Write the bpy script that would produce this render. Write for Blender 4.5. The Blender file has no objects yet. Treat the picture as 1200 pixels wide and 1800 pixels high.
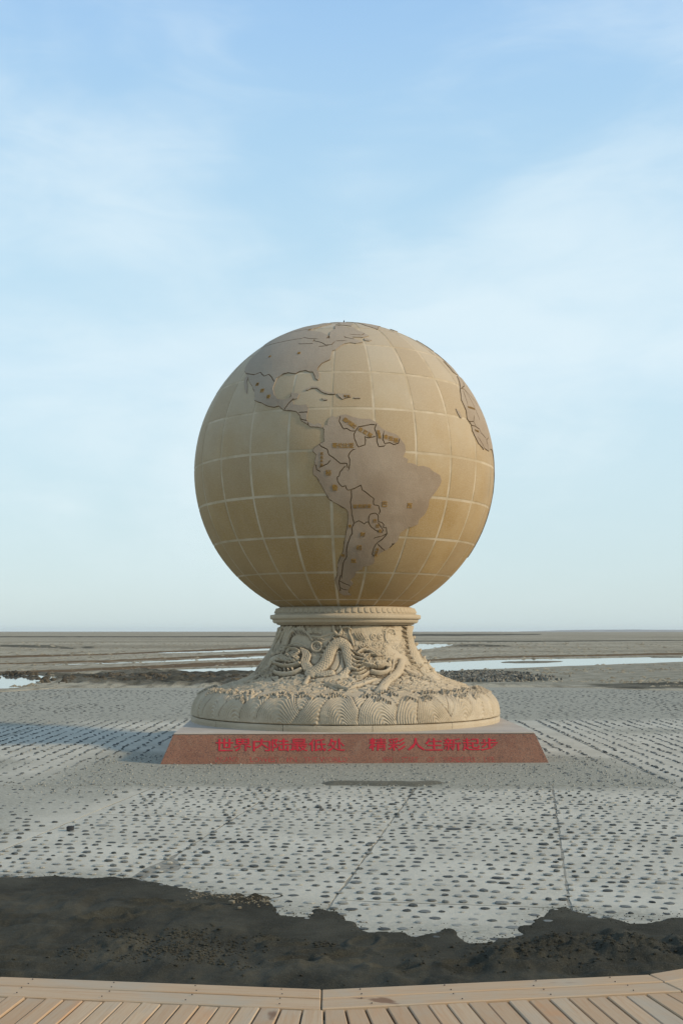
import bpy, bmesh, math, random
import numpy as np
from mathutils import Vector, Matrix
from mathutils.geometry import delaunay_2d_cdt

random.seed(7)
rng = np.random.default_rng(11)
scn = bpy.context.scene
COL = scn.collection
R = math.radians

# ------------------------------------------------------------------ camera, sky, sun, exposure
F_PX, EYE = 2080.0, 2.0                       # focal length in photo pixels (1200 x 1800), eye height
PITCH = math.atan(210 / F_PX)
cam_d = bpy.data.cameras.new('camera')
cam = bpy.data.objects.new('camera', cam_d)
COL.objects.link(cam)
cam.location = (0, 0, EYE)
cam.rotation_euler = (math.pi / 2 + PITCH, 0, 0)
cam_d.sensor_fit = 'VERTICAL'
cam_d.sensor_height = 36.0
cam_d.lens = 36.0 * F_PX / 1800.0
cam_d.clip_start, cam_d.clip_end = 0.05, 60000
scn.camera = cam

SUN_AZ, SUN_EL = R(72), R(25)                 # azimuth from "behind the camera" towards the right
sun_dir = Vector((math.sin(SUN_AZ) * math.cos(SUN_EL), -math.cos(SUN_AZ) * math.cos(SUN_EL), math.sin(SUN_EL)))
sl = bpy.data.lights.new('sun', 'SUN')
sl.energy, sl.angle, sl.color = 3.5, R(5), (1.0, 0.83, 0.60)
sun = bpy.data.objects.new('sun', sl)
COL.objects.link(sun)
sun.rotation_euler = sun_dir.to_track_quat('Z', 'Y').to_euler()

world = bpy.data.worlds.new('World')
scn.world = world
world.use_nodes = True
wt = world.node_tree
wt.nodes.clear()


def wn(kind, **kw):
    n = wt.nodes.new(kind)
    for k, v in kw.items():
        setattr(n, k, v)
    return n


def wmath(op, a, b=None, c=None, clamp=False):
    n = wn('ShaderNodeMath', operation=op, use_clamp=clamp)
    for i, v in enumerate((a, b, c)):
        if v is None:
            continue
        if isinstance(v, (int, float)):
            n.inputs[i].default_value = v
        else:
            wt.links.new(v, n.inputs[i])
    return n.outputs[0]


def wmix(fac, a, b):
    n = wn('ShaderNodeMix', data_type='RGBA')
    for s, v in ((n.inputs[0], fac), (n.inputs[6], a), (n.inputs[7], b)):
        if isinstance(v, (int, float)):
            s.default_value = v
        elif isinstance(v, tuple):
            s.default_value = v + (1,)
        else:
            wt.links.new(v, s)
    return n.outputs[2]


sky = wn('ShaderNodeTexSky', sky_type='NISHITA', sun_disc=False)
sky.sun_elevation = SUN_EL
sky.sun_rotation = math.atan2(sun_dir.x, sun_dir.y)
sky.altitude, sky.air_density, sky.dust_density, sky.ozone_density = 0, 1.0, 0.6, 2.4
tc = wn('ShaderNodeTexCoord')
sep = wn('ShaderNodeSeparateXYZ')
wt.links.new(tc.outputs['Generated'], sep.inputs[0])
zz = wmath('MAXIMUM', sep.outputs[2], 0.0)


def cloud(scale3, rot, off, scale, detail, rough, dist):
    mp = wn('ShaderNodeMapping')
    mp.inputs['Rotation'].default_value = tuple(R(q) for q in rot)
    mp.inputs['Scale'].default_value = scale3
    mp.inputs['Location'].default_value = off
    wt.links.new(tc.outputs['Generated'], mp.inputs[0])
    nz = wn('ShaderNodeTexNoise')
    nz.inputs['Scale'].default_value, nz.inputs['Detail'].default_value = scale, detail
    nz.inputs['Roughness'].default_value, nz.inputs['Distortion'].default_value = rough, dist
    wt.links.new(mp.outputs[0], nz.inputs[0])
    return nz.outputs[0]


CLOUD_OFF = (3.27, 0.4, 2.12)
c1 = cloud((1.0, 1.0, 1.9), (0, -28, 0), CLOUD_OFF, 3.0, 7, 0.50, 0.5)
c2 = cloud((1.0, 1.0, 3.2), (0, -34, 0), (CLOUD_OFF[1], CLOUD_OFF[2], CLOUD_OFF[0]), 7.5, 8, 0.58, 0.8)
cl = wmath('ADD', wmath('MULTIPLY', c1, 0.74), wmath('MULTIPLY', c2, 0.26))
mr = wn('ShaderNodeMapRange', interpolation_type='SMOOTHSTEP')
wt.links.new(cl, mr.inputs[0])
mr.inputs[1].default_value, mr.inputs[2].default_value = 0.37, 0.70
mr.inputs[3].default_value, mr.inputs[4].default_value = 0.0, 0.56
SKY_STRENGTH = 0.13
rp = wn('ShaderNodeValToRGB')                 # thin high haze: clear blue overhead, milky lower down
rp.color_ramp.interpolation = 'B_SPLINE'
stops = [(0.0, (.63, .77, .80)), (0.05, (.67, .82, .86)), (0.14, (.70, .89, .95)), (0.25, (.66, .89, 1.03)), (0.37, (.53, .80, 1.03)), (0.50, (.40, .67, 1.0)), (1.0, (.24, .45, .84))]
while len(rp.color_ramp.elements) < len(stops):
    rp.color_ramp.elements.new(0.5)
for e_, (p_, c_) in zip(rp.color_ramp.elements, stops):
    e_.position, e_.color = p_, c_ + (1,)
wt.links.new(zz, rp.inputs[0])
gain = wn('ShaderNodeVectorMath', operation='SCALE')
wt.links.new(rp.outputs[0], gain.inputs[0])
gain.inputs['Scale'].default_value = 1 / SKY_STRENGTH
base = wmix(0.8, sky.outputs[0], gain.outputs[0])
cloud_f = wmath('MULTIPLY', mr.outputs[0], wmath('MINIMUM', wmath('MULTIPLY', zz, 9.0), 1.0))
final = wmix(cloud_f, base, (6.7, 7.5, 7.8))
bg = wn('ShaderNodeBackground')
bg.inputs[1].default_value = SKY_STRENGTH
wt.links.new(final, bg.inputs[0])
wo = wn('ShaderNodeOutputWorld')
wt.links.new(bg.outputs[0], wo.inputs[0])

scn.view_settings.view_transform = 'Standard'
scn.view_settings.look = 'None'
scn.view_settings.exposure = 0.0
scn.view_settings.gamma = 1.0
scn.view_settings.use_curve_mapping = False
scn.cycles.max_bounces = 6
scn.cycles.diffuse_bounces = 4


# ------------------------------------------------------------------ helpers
def ray(x, y):
    """direction through a point of the 1200 x 1800 photograph"""
    vx, vy, vz = x - 600.0, F_PX, -(y - 900.0)
    c, s = math.cos(PITCH), math.sin(PITCH)
    return Vector((vx, c * vy - s * vz, s * vy + c * vz)).normalized()


def gnd(x, y, z=0.0):
    d = ray(x, y)
    t = (z - EYE) / d.z
    return Vector((d.x * t, d.y * t, z))


_nz = {}


def vnoise(x, y, seed=0):
    """smooth value noise in numpy, about -1..1"""
    if seed not in _nz:
        _nz[seed] = np.random.default_rng(seed + 100).uniform(-1, 1, (256, 256))
    T = _nz[seed]
    xi, yi = np.floor(x).astype(int), np.floor(y).astype(int)
    fx, fy = x - xi, y - yi
    fx, fy = fx * fx * (3 - 2 * fx), fy * fy * (3 - 2 * fy)
    a, b = T[xi % 256, yi % 256], T[(xi + 1) % 256, yi % 256]
    c, d = T[xi % 256, (yi + 1) % 256], T[(xi + 1) % 256, (yi + 1) % 256]
    return (a * (1 - fx) + b * fx) * (1 - fy) + (c * (1 - fx) + d * fx) * fy


def fbm(x, y, octv=4, seed=0, gain=0.5):
    s, a, t = 0, 1.0, 0
    for k in range(octv):
        s = s + a * vnoise(x * 2 ** k + 17.3 * k, y * 2 ** k + 5.1 * k, seed + k)
        t += a
        a *= gain
    return s / t


def sstep(a, b, x):
    t = np.clip((x - a) / (b - a), 0, 1)
    return t * t * (3 - 2 * t)


def pdist(px, py, line):
    """distance of points to a polyline"""
    best = np.full(np.shape(px), 1e9)
    for (ax, ay), (bx, by) in zip(line[:-1], line[1:]):
        dx, dy = bx - ax, by - ay
        L = dx * dx + dy * dy + 1e-12
        t = np.clip(((px - ax) * dx + (py - ay) * dy) / L, 0, 1)
        best = np.minimum(best, np.hypot(px - ax - t * dx, py - ay - t * dy))
    return best


def inpoly(px, py, poly):
    r = np.zeros(np.shape(px), bool)
    n = len(poly)
    for i in range(n):
        (ax, ay), (bx, by) = poly[i], poly[(i + 1) % n]
        if ay == by:
            continue
        c = ((ay > py) != (by > py)) & (px < (bx - ax) * (py - ay) / (by - ay) + ax)
        r ^= c
    return r


def mesh_np(name, verts, faces, mats=(), smooth=False, attrs=None, fmat=None):
    """mesh from numpy arrays; faces an (n,3) or (n,4) array or a list of tuples"""
    me = bpy.data.meshes.new(name)
    if isinstance(faces, np.ndarray):
        n, k = faces.shape
        me.vertices.add(len(verts))
        me.vertices.foreach_set('co', np.asarray(verts, np.float32).ravel())
        me.loops.add(n * k)
        me.loops.foreach_set('vertex_index', faces.astype(np.int32).ravel())
        me.polygons.add(n)
        me.polygons.foreach_set('loop_start', np.arange(0, n * k, k, dtype=np.int32))
        me.polygons.foreach_set('loop_total', np.full(n, k, np.int32))
    else:
        me.from_pydata([tuple(v) for v in verts], [], faces)
    for m in mats:
        me.materials.append(m)
    if fmat is not None:
        me.polygons.foreach_set('material_index', np.asarray(fmat, np.int32))
    if smooth:
        me.polygons.foreach_set('use_smooth', np.ones(len(me.polygons), bool))
    for an, av in (attrs or {}).items():
        at = me.attributes.new(an, 'FLOAT', 'POINT')
        at.data.foreach_set('value', np.asarray(av, np.float32).ravel())
    me.update(calc_edges=True)
    me.validate()
    return me


def link(name, me, parent=None, loc=None, rotz=0.0, label=None, cat=None, group=None, kind=None):
    o = bpy.data.objects.new(name, me)
    COL.objects.link(o)
    if parent is not None:
        o.parent = parent
    if loc is not None:
        o.location = loc
    if rotz:
        o.rotation_euler = (0, 0, rotz)
    for k, v in (('label', label), ('category', cat), ('group', group), ('kind', kind)):
        if v:
            o[k] = v
    return o


def grid_faces(nu, nv, wrap=False):
    i, j = np.meshgrid(np.arange(nu - (0 if wrap else 1)), np.arange(nv - 1), indexing='ij')
    a = i * nv + j
    b = ((i + 1) % nu) * nv + j
    return np.stack([a, b, b + 1, a + 1], -1).reshape(-1, 4)


def box_bm(bm, x0, x1, y0, y1, z0, z1):
    v = [bm.verts.new(p) for p in ((x0, y0, z0), (x1, y0, z0), (x1, y1, z0), (x0, y1, z0),
                                   (x0, y0, z1), (x1, y0, z1), (x1, y1, z1), (x0, y1, z1))]
    for f in ((3, 2, 1, 0), (4, 5, 6, 7), (0, 1, 5, 4), (1, 2, 6, 5), (2, 3, 7, 6), (3, 0, 4, 7)):
        bm.faces.new([v[i] for i in f])


def bm_mesh(name, bm, mats, bevel=0.0, smooth=False):
    bm.normal_update()
    if bevel:
        bmesh.ops.bevel(bm, geom=bm.edges[:], offset=bevel, segments=1, affect='EDGES', clamp_overlap=True)
    me = bpy.data.meshes.new(name)
    bm.to_mesh(me)
    bm.free()
    for m in mats:
        me.materials.append(m)
    if smooth:
        me.polygons.foreach_set('use_smooth', np.ones(len(me.polygons), bool))
    return me


# ------------------------------------------------------------------ materials
class MT:
    def __init__(self, name, rough=0.85, spec=0.25):
        self.m = bpy.data.materials.new(name)
        self.m.use_nodes = True
        self.t = self.m.node_tree
        self.b = self.t.nodes['Principled BSDF']
        self.b.inputs['Roughness'].default_value = rough
        self.b.inputs['Specular IOR Level'].default_value = spec
        self.co = self.t.nodes.new('ShaderNodeTexCoord')

    def n(self, kind, **kw):
        x = self.t.nodes.new(kind)
        for k, v in kw.items():
            setattr(x, k, v)
        return x

    def put(self, s, v):
        if isinstance(v, (int, float)):
            s.default_value = v
        elif isinstance(v, tuple):
            s.default_value = v + (1,) if len(v) == 3 and s.type == 'RGBA' else v
        else:
            self.t.links.new(v, s)

    def noise(self, scale, detail=4, rough=0.55, dist=0.0, stretch=None, out=0):
        x = self.n('ShaderNodeTexNoise')
        x.inputs['Scale'].default_value, x.inputs['Detail'].default_value = scale, detail
        x.inputs['Roughness'].default_value, x.inputs['Distortion'].default_value = rough, dist
        src = self.co.outputs['Object']
        if stretch:
            mp = self.n('ShaderNodeMapping')
            mp.inputs['Scale'].default_value = stretch
            self.t.links.new(src, mp.inputs[0])
            src = mp.outputs[0]
        self.t.links.new(src, x.inputs[0])
        return x.outputs[out]

    def ramp(self, v, a, b, lo=0.0, hi=1.0):
        x = self.n('ShaderNodeMapRange', interpolation_type='SMOOTHSTEP')
        self.put(x.inputs[0], v)
        for i, q in enumerate((a, b, lo, hi)):
            x.inputs[i + 1].default_value = q
        return x.outputs[0]

    def math(self, op, a, b=0.0):
        x = self.n('ShaderNodeMath', operation=op)
        self.put(x.inputs[0], a)
        self.put(x.inputs[1], b)
        return x.outputs[0]

    def mix(self, f, a, b, blend='MIX'):
        x = self.n('ShaderNodeMix', data_type='RGBA', blend_type=blend)
        self.put(x.inputs[0], f)
        self.put(x.inputs[6], a)
        self.put(x.inputs[7], b)
        return x.outputs[2]

    def attr(self, name):
        x = self.n('ShaderNodeAttribute', attribute_name=name)
        return x.outputs['Fac']

    def rand(self):
        return self.n('ShaderNodeObjectInfo').outputs['Random']

    def color(self, c):
        self.put(self.b.inputs['Base Color'], c)
        return self

    def bump(self, h, strength=0.4, dist=0.01):
        x = self.n('ShaderNodeBump')
        x.inputs['Strength'].default_value, x.inputs['Distance'].default_value = strength, dist
        self.put(x.inputs['Height'], h)
        self.t.links.new(x.outputs[0], self.b.inputs['Normal'])
        return self


def mat_panel():
    k = MT('ocean_stone', 0.72, 0.3)
    a = k.mix(k.ramp(k.noise(1.1, 5), 0.32, 0.7), (0.30, 0.185, 0.06), (0.375, 0.25, 0.105))
    a = k.mix(k.ramp(k.noise(4.0, 6, 0.6, 0.6, (1, 1, 0.22)), 0.45, 0.8, 0, 0.5), a, (0.27, 0.175, 0.08))
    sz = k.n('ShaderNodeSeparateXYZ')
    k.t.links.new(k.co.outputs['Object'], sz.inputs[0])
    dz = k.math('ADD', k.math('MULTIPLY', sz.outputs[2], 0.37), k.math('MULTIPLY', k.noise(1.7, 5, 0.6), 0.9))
    a = k.mix(k.ramp(dz, -0.15, 1.25, 0.0, 0.85), a, (0.43, 0.37, 0.275))       # windblown dust higher up, plus the globe's shading painted in, darker ochre below
    r = k.rand()
    a = k.mix(k.math('MULTIPLY', r, 0.6), a, (0.30, 0.21, 0.11))
    k.color(k.mix(k.ramp(k.noise(60, 3), 0.35, 0.75, 0, 0.35), a, (0.50, 0.40, 0.27)))
    return k.bump(k.noise(55, 4), 0.25, 0.006).m


def mat_joint():
    k = MT('pale_joint', 0.85)
    k.color(k.mix(k.ramp(k.noise(2.2, 5, 0.6), 0.38, 0.66), (0.40, 0.315, 0.20), (0.51, 0.42, 0.295)))
    return k.bump(k.noise(40, 3), 0.3, 0.005).m


def mat_land():
    k = MT('land_stone', 0.92, 0.15)
    a = k.mix(k.ramp(k.noise(1.6, 5), 0.3, 0.72), (0.275, 0.203, 0.138), (0.352, 0.272, 0.196))
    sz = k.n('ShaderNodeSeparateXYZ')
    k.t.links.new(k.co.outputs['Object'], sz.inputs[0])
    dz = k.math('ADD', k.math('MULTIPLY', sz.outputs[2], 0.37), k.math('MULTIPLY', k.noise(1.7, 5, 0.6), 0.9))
    a = k.mix(k.ramp(dz, 0.0, 1.3, 0.0, 0.75), a, (0.37, 0.31, 0.235))       # the same dust and painted-in shading, darker below, as on the panels
    a = k.mix(k.ramp(k.noise(90, 2, 0.7), 0.42, 0.68, 0, 0.4), a, (0.215, 0.155, 0.105))
    k.color(a)
    return k.bump(k.noise(70, 3, 0.7), 0.6, 0.012).m


def mat_flat(name, c, rough=0.9, c2=None, scale=12):
    k = MT(name, rough)
    k.color(k.mix(k.ramp(k.noise(scale, 4), 0.35, 0.7), c, c2 or tuple(x * 0.7 for x in c)))
    return k.m


def mat_pedestal():
    k = MT('carved_sandstone', 0.88, 0.2)
    a = k.mix(k.ramp(k.noise(1.3, 5), 0.3, 0.72), (0.39, 0.315, 0.215), (0.475, 0.40, 0.29))
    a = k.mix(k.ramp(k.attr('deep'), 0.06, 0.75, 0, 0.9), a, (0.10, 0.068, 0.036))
    a = k.mix(k.ramp(k.noise(5, 5, 0.6), 0.55, 0.8, 0, 0.4), a, (0.36, 0.32, 0.25))
    a = k.mix(k.ramp(k.noise(48, 3), 0.4, 0.75, 0, 0.3), a, (0.54, 0.45, 0.32))
    k.color(a)
    return k.bump(k.math('ADD', k.noise(26, 5, 0.7), k.noise(75, 3, 0.65)), 0.55, 0.010).m


def mat_granite():
    k = MT('red_granite', 0.6, 0.35)
    a = k.mix(k.ramp(k.noise(2, 4), 0.3, 0.7), (0.185, 0.080, 0.045), (0.235, 0.110, 0.064))
    v = k.n('ShaderNodeTexVoronoi')
    v.inputs['Scale'].default_value = 95
    k.t.links.new(k.co.outputs['Object'], v.inputs[0])
    g = k.n('ShaderNodeSeparateColor')
    k.t.links.new(v.outputs['Color'], g.inputs[0])
    a = k.mix(k.ramp(g.outputs[0], 0.78, 0.88, 0, 0.4), a, (0.30, 0.19, 0.125))
    a = k.mix(k.ramp(g.outputs[1], 0.76, 0.84, 0, 0.75), a, (0.07, 0.045, 0.035))
    a = k.mix(k.ramp(k.noise(3, 6, 0.65, 0.5, (1.6, 1.6, 0.35)), 0.54, 0.8, 0, 0.35), a, (0.30, 0.22, 0.145))
    k.color(a)
    return k.bump(k.noise(90, 2), 0.15, 0.004).m


def mat_slabtop():
    k = MT('plinth_top_stone', 0.75)
    a = k.mix(k.ramp(k.noise(1.5, 5), 0.3, 0.7), (0.36, 0.31, 0.25), (0.43, 0.375, 0.31))
    k.color(k.mix(k.ramp(k.noise(30, 4), 0.5, 0.75, 0, 0.35), a, (0.25, 0.20, 0.16)))
    return k.bump(k.noise(50, 3), 0.2, 0.004).m


def mat_concrete():
    k = MT('pale_concrete', 0.95, 0.12)
    a = k.mix(k.ramp(k.noise(0.9, 6, 0.6), 0.32, 0.7), (0.375, 0.352, 0.285), (0.47, 0.442, 0.362))
    a = k.mix(k.ramp(k.attr('dust'), 0.05, 1.0, 0, 0.9), a,
              k.mix(k.ramp(k.noise(22, 5, 0.75), 0.36, 0.66), (0.16, 0.155, 0.12), (0.345, 0.33, 0.265)))
    a = k.mix(k.ramp(k.noise(4.5, 7, 0.65, 0.8), 0.56, 0.8, 0, 0.45), a, (0.28, 0.26, 0.205))
    a = k.mix(k.ramp(k.noise(30, 5, 0.7), 0.52, 0.78, 0, 0.35), a, (0.24, 0.235, 0.21))
    k.color(a)
    h = k.math('ADD', k.noise(14, 6, 0.6), k.math('MULTIPLY', k.noise(80, 3), 0.3))
    return k.bump(h, 0.45, 0.02).m


def mat_stone(by_attr):
    k = MT('pebble' if not by_attr else 'pebble_mix', 0.8, 0.3)
    r = k.attr('tone') if by_attr else k.rand()
    a = k.mix(k.ramp(r, 0.0, 0.6), (0.025, 0.029, 0.027), (0.145, 0.15, 0.135))
    a = k.mix(k.ramp(r, 0.5, 0.95), a, (0.34, 0.325, 0.27))
    a = k.mix(k.ramp(k.noise(28, 4, 0.6), 0.4, 0.7, 0, 0.5), a, (0.20, 0.20, 0.18))
    k.color(a)
    return k.bump(k.noise(60, 3), 0.3, 0.004).m


def mat_sand():
    k = MT('dark_sand', 0.95, 0.12)
    a = k.mix(k.ramp(k.noise(1.3, 5, 0.6), 0.3, 0.7), (0.021, 0.0195, 0.013), (0.057, 0.053, 0.038))
    a = k.mix(k.ramp(k.noise(110, 3, 0.8), 0.48, 0.68, 0, 0.5), a, (0.105, 0.097, 0.07))
    a = k.mix(k.ramp(k.noise(7, 5, 0.6), 0.5, 0.75, 0, 0.35), a, (0.026, 0.022, 0.014))
    k.color(a)
    h = k.math('ADD', k.noise(9, 6, 0.6, 0.4, (0.6, 1.4, 1)), k.math('MULTIPLY', k.noise(150, 2), 0.35))
    return k.bump(h, 0.8, 0.025).m


def mat_wood():
    k = MT('weathered_pine', 0.75, 0.25)
    r = k.rand()
    sh = k.n('ShaderNodeVectorMath', operation='SCALE')          # every plank its own piece of grain
    k.t.links.new(k.n('ShaderNodeObjectInfo').outputs['Location'], sh.inputs[0])
    sh.inputs['Scale'].default_value = 3.7
    ad = k.n('ShaderNodeVectorMath', operation='ADD')
    k.t.links.new(k.co.outputs['Object'], ad.inputs[0])
    k.t.links.new(sh.outputs[0], ad.inputs[1])
    k.co = type('C', (), {'outputs': {'Object': ad.outputs[0]}})
    g = k.noise(4, 7, 0.62, 1.0, (16, 0.6, 4))
    a = k.mix(r, (0.375, 0.252, 0.147), (0.455, 0.335, 0.212))
    a = k.mix(k.ramp(g, 0.42, 0.72, 0, 0.6), a, (0.36, 0.20, 0.095))
    a = k.mix(k.ramp(k.noise(1.6, 5, 0.6, 0.5), 0.46, 0.70, 0, 0.65), a, (0.335, 0.295, 0.225))
    a = k.mix(k.ramp(k.noise(2.2, 4, 0.6, 0.5, (1.5, 0.5, 1)), 0.58, 0.75, 0, 0.6), a, (0.45, 0.215, 0.085))
    a = k.mix(k.ramp(k.noise(6, 3, 0.5, 0.3, (1, 0.5, 1)), 0.69, 0.76, 0, 0.8), a, (0.14, 0.065, 0.03))
    k.color(a)
    return k.bump(g, 0.35, 0.004).m


def mat_terrain():
    k = MT('salt_flat', 0.95, 0.1)
    a = k.mix(k.ramp(k.noise(0.035, 8, 0.62, 0.3, (0.35, 1, 1)), 0.33, 0.68), (0.245, 0.21, 0.145), (0.385, 0.345, 0.255))
    a = k.mix(k.ramp(k.noise(2.6, 6, 0.75, 0.0, (1, 0.13, 1)), 0.46, 0.64, 0, 0.75), a, (0.12, 0.105, 0.07))
    a = k.mix(k.ramp(k.noise(0.35, 7, 0.7, 0.4, (1, 0.16, 1)), 0.52, 0.68, 0, 0.6), a, (0.13, 0.105, 0.065))
    a = k.mix(k.ramp(k.attr('grey'), 0.1, 1, 0, 0.9), a, k.mix(k.ramp(k.noise(1.2, 6, 0.7), 0.35, 0.7), (0.17, 0.155, 0.11), (0.33, 0.305, 0.235)))
    a = k.mix(k.ramp(k.attr('rust'), 0.1, 1, 0, 0.9), a, k.mix(k.ramp(k.noise(0.8, 5, 0.7), 0.35, 0.7), (0.065, 0.035, 0.015), (0.17, 0.105, 0.045)))
    a = k.mix(k.ramp(k.attr('dark'), 0.1, 1, 0, 0.95), a, k.mix(k.ramp(k.noise(2.5, 5, 0.7), 0.35, 0.7), (0.028, 0.025, 0.017), (0.085, 0.075, 0.05)))
    k.color(a)
    return k.bump(k.math('ADD', k.noise(1.2, 6, 0.65), k.noise(6, 5, 0.65)), 0.7, 0.12).m


def mat_water():
    k = MT('shallow_water', 0.04, 0.5)
    k.color((0.10, 0.115, 0.105))
    return k.bump(k.noise(1.5, 3, 0.5, 0, (0.3, 1, 1)), 0.04, 0.01).m


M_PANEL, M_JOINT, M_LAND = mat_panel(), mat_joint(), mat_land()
M_GROOVE = mat_flat('groove_dirt_shade', (0.12, 0.08, 0.04), c2=(0.20, 0.14, 0.08))  # dirt in the border cuts; along coasts, painted shade of the raised edge
M_OCHRE = mat_flat('ochre_paint', (0.23, 0.125, 0.03), c2=(0.34, 0.20, 0.06), scale=25)
M_PED, M_GRAN, M_TOP = mat_pedestal(), mat_granite(), mat_slabtop()
M_RED = mat_flat('red_paint', (0.47, 0.015, 0.03), 0.6, (0.30, 0.03, 0.035), 14)
M_FADED = mat_flat('faded_red_paint', (0.36, 0.05, 0.045), 0.8, (0.20, 0.085, 0.055), 14)
M_CONC, M_STONE, M_STONES = mat_concrete(), mat_stone(False), mat_stone(True)
M_SAND, M_WOOD, M_TERR, M_WATER = mat_sand(), mat_wood(), mat_terrain(), mat_water()
M_DIRT = mat_flat('seam_dirt', (0.26, 0.24, 0.19), c2=(0.16, 0.15, 0.12), scale=20)
M_METAL = mat_flat('dark_iron', (0.03, 0.03, 0.03), 0.6)
M_ROCK = mat_flat('black_rock', (0.02, 0.02, 0.021), 0.8, (0.05, 0.05, 0.05))
M_GRAVEL = mat_flat('dark_gravel', (0.055, 0.052, 0.042), 0.9, (0.26, 0.24, 0.19), 3)
M_MUD = mat_flat('wet_mud', (0.035, 0.028, 0.017), 0.7, (0.10, 0.08, 0.05), 1.5)
M_TAN = mat_flat('tan_grit', (0.20, 0.17, 0.115), 0.9, (0.12, 0.10, 0.068), 9)
M_SILT = mat_flat('crusted_silt', (0.16, 0.135, 0.09), 0.95, (0.30, 0.265, 0.19), 0.6)
M_DRYSAND = mat_flat('dry_dark_sand', (0.085, 0.08, 0.058), 0.95, (0.13, 0.12, 0.09), 30)
M_HILL = mat_flat('far_ridge', (0.26, 0.24, 0.21), 0.95, (0.2, 0.19, 0.17), 0.002)

# ------------------------------------------------------------------ ground, streams, far plain
WATER_Z = -0.03


def strip(top, bot):
    """ground outline from the far edge and the near edge of a feature"""
    return [tuple(gnd(x, y, -0.05)[:2]) for x, y in top] + [tuple(gnd(x, y, -0.05)[:2]) for x, y in reversed(bot)]


WATER = [
    strip([(-260, 1190), (0, 1187.5), (60, 1187), (90, 1190.5)], [(-260, 1216), (0, 1212), (45, 1207), (78, 1200), (90, 1194)]),
    strip([(88, 1189), (150, 1186), (185, 1184.5)], [(88, 1193), (150, 1189.5), (185, 1187)]),
    strip([(300, 1178), (360, 1175.5), (470, 1172), (560, 1169)], [(300, 1182), (360, 1184), (470, 1185), (560, 1185)]),
    strip([(60, 1170), (250, 1163), (470, 1153), (640, 1146)], [(60, 1171.6), (250, 1166), (470, 1157.6), (640, 1150)]),
    strip([(275, 1147.2), (380, 1144), (500, 1139)], [(275, 1149), (380, 1147), (500, 1142.5)]),
    strip([(600, 1134), (740, 1132), (785, 1132.3)], [(600, 1146), (740, 1142.6), (770, 1138.5), (795, 1133.5)]),
    strip([(560, 1172), (760, 1165), (900, 1159.5), (1060, 1157), (1200, 1154), (1560, 1147)],
          [(560, 1190), (760, 1182), (850, 1177.5), (950, 1173.5), (1080, 1168.5), (1200, 1164), (1560, 1153)]),
]
ISLE = [strip([(880, 1163.5), (940, 1162), (990, 1162.5)], [(880, 1166), (940, 1166.5), (990, 1164.3)]),
        strip([(1140, 1155.2), (1200, 1154.5)], [(1140, 1157), (1200, 1156.6)])]
RUST = [
    strip([(-200, 1158), (0, 1154), (200, 1150), (400, 1141), (480, 1137), (620, 1131)], [(-200, 1162), (0, 1158), (200, 1152.5), (400, 1143.5), (480, 1139.5), (620, 1133)]),
    strip([(-200, 1173), (0, 1168), (200, 1162), (400, 1152), (480, 1148), (620, 1143)], [(-200, 1175), (0, 1170.5), (200, 1164.5), (400, 1156), (480, 1152), (620, 1146)]),
    strip([(0, 1183), (140, 1178), (250, 1173), (350, 1167.5), (480, 1162), (600, 1160)], [(0, 1187), (140, 1183), (250, 1178.5), (350, 1174), (480, 1170.5), (600, 1168)]),
    strip([(740, 1161.5), (850, 1155.5), (1000, 1153), (1200, 1148.5), (1500, 1142)], [(740, 1165), (850, 1159), (1000, 1155.8), (1200, 1152), (1500, 1146)]),
]
DARK = [
    strip([(-150, 1186), (0, 1183.5), (60, 1184), (130, 1186)], [(-150, 1191), (0, 1188.5), (60, 1189.5), (130, 1189)]),
    strip([(88, 1191), (180, 1184), (290, 1181), (420, 1184.5), (520, 1188)], [(88, 1202), (180, 1206), (290, 1208), (420, 1209), (520, 1209)]),
    strip([(-200, 1118.7), (300, 1118.5), (600, 1118)], [(-200, 1120.6), (300, 1120.8), (600, 1120)]),
    strip([(600, 1114.6), (800, 1114.4), (950, 1114.6)], [(600, 1118.5), (800, 1118.2), (950, 1116)]),
    strip([(700, 1126.6), (950, 1126.8), (1200, 1125.2), (1500, 1123)], [(700, 1128.8), (950, 1129), (1200, 1126.8), (1500, 1125)]),
    strip([(800, 1133.5), (840, 1132.6), (900, 1136)], [(800, 1137.5), (850, 1138), (900, 1137.4)]),
    strip([(0, 1134), (90, 1135), (130, 1140)], [(0, 1138), (90, 1140), (130, 1142)]),
    strip([(146, 1138), (156, 1136.5), (164, 1138)], [(146, 1140.6), (156, 1141), (164, 1140.6)]),
    strip([(1040, 1204), (1120, 1203), (1250, 1200), (1500, 1196)], [(1040, 1210), (1120, 1213), (1250, 1212), (1500, 1208)]),
]
GREY = [strip([(700, 1186), (820, 1180), (950, 1175), (1200, 1166), (1500, 1156)], [(700, 1205), (820, 1203), (950, 1207), (1200, 1214), (1500, 1212)])]


def edge_far(x):
    return 42.7 - 3.4 * sstep(-9.4, -11.6, x) - 2.0 * sstep(6.5, 12.0, x) + 0.3 * np.sin(x * 0.33) + 0.5 * fbm(x / 2.1, x * 0 + 3.3, 3, 5)


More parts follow.
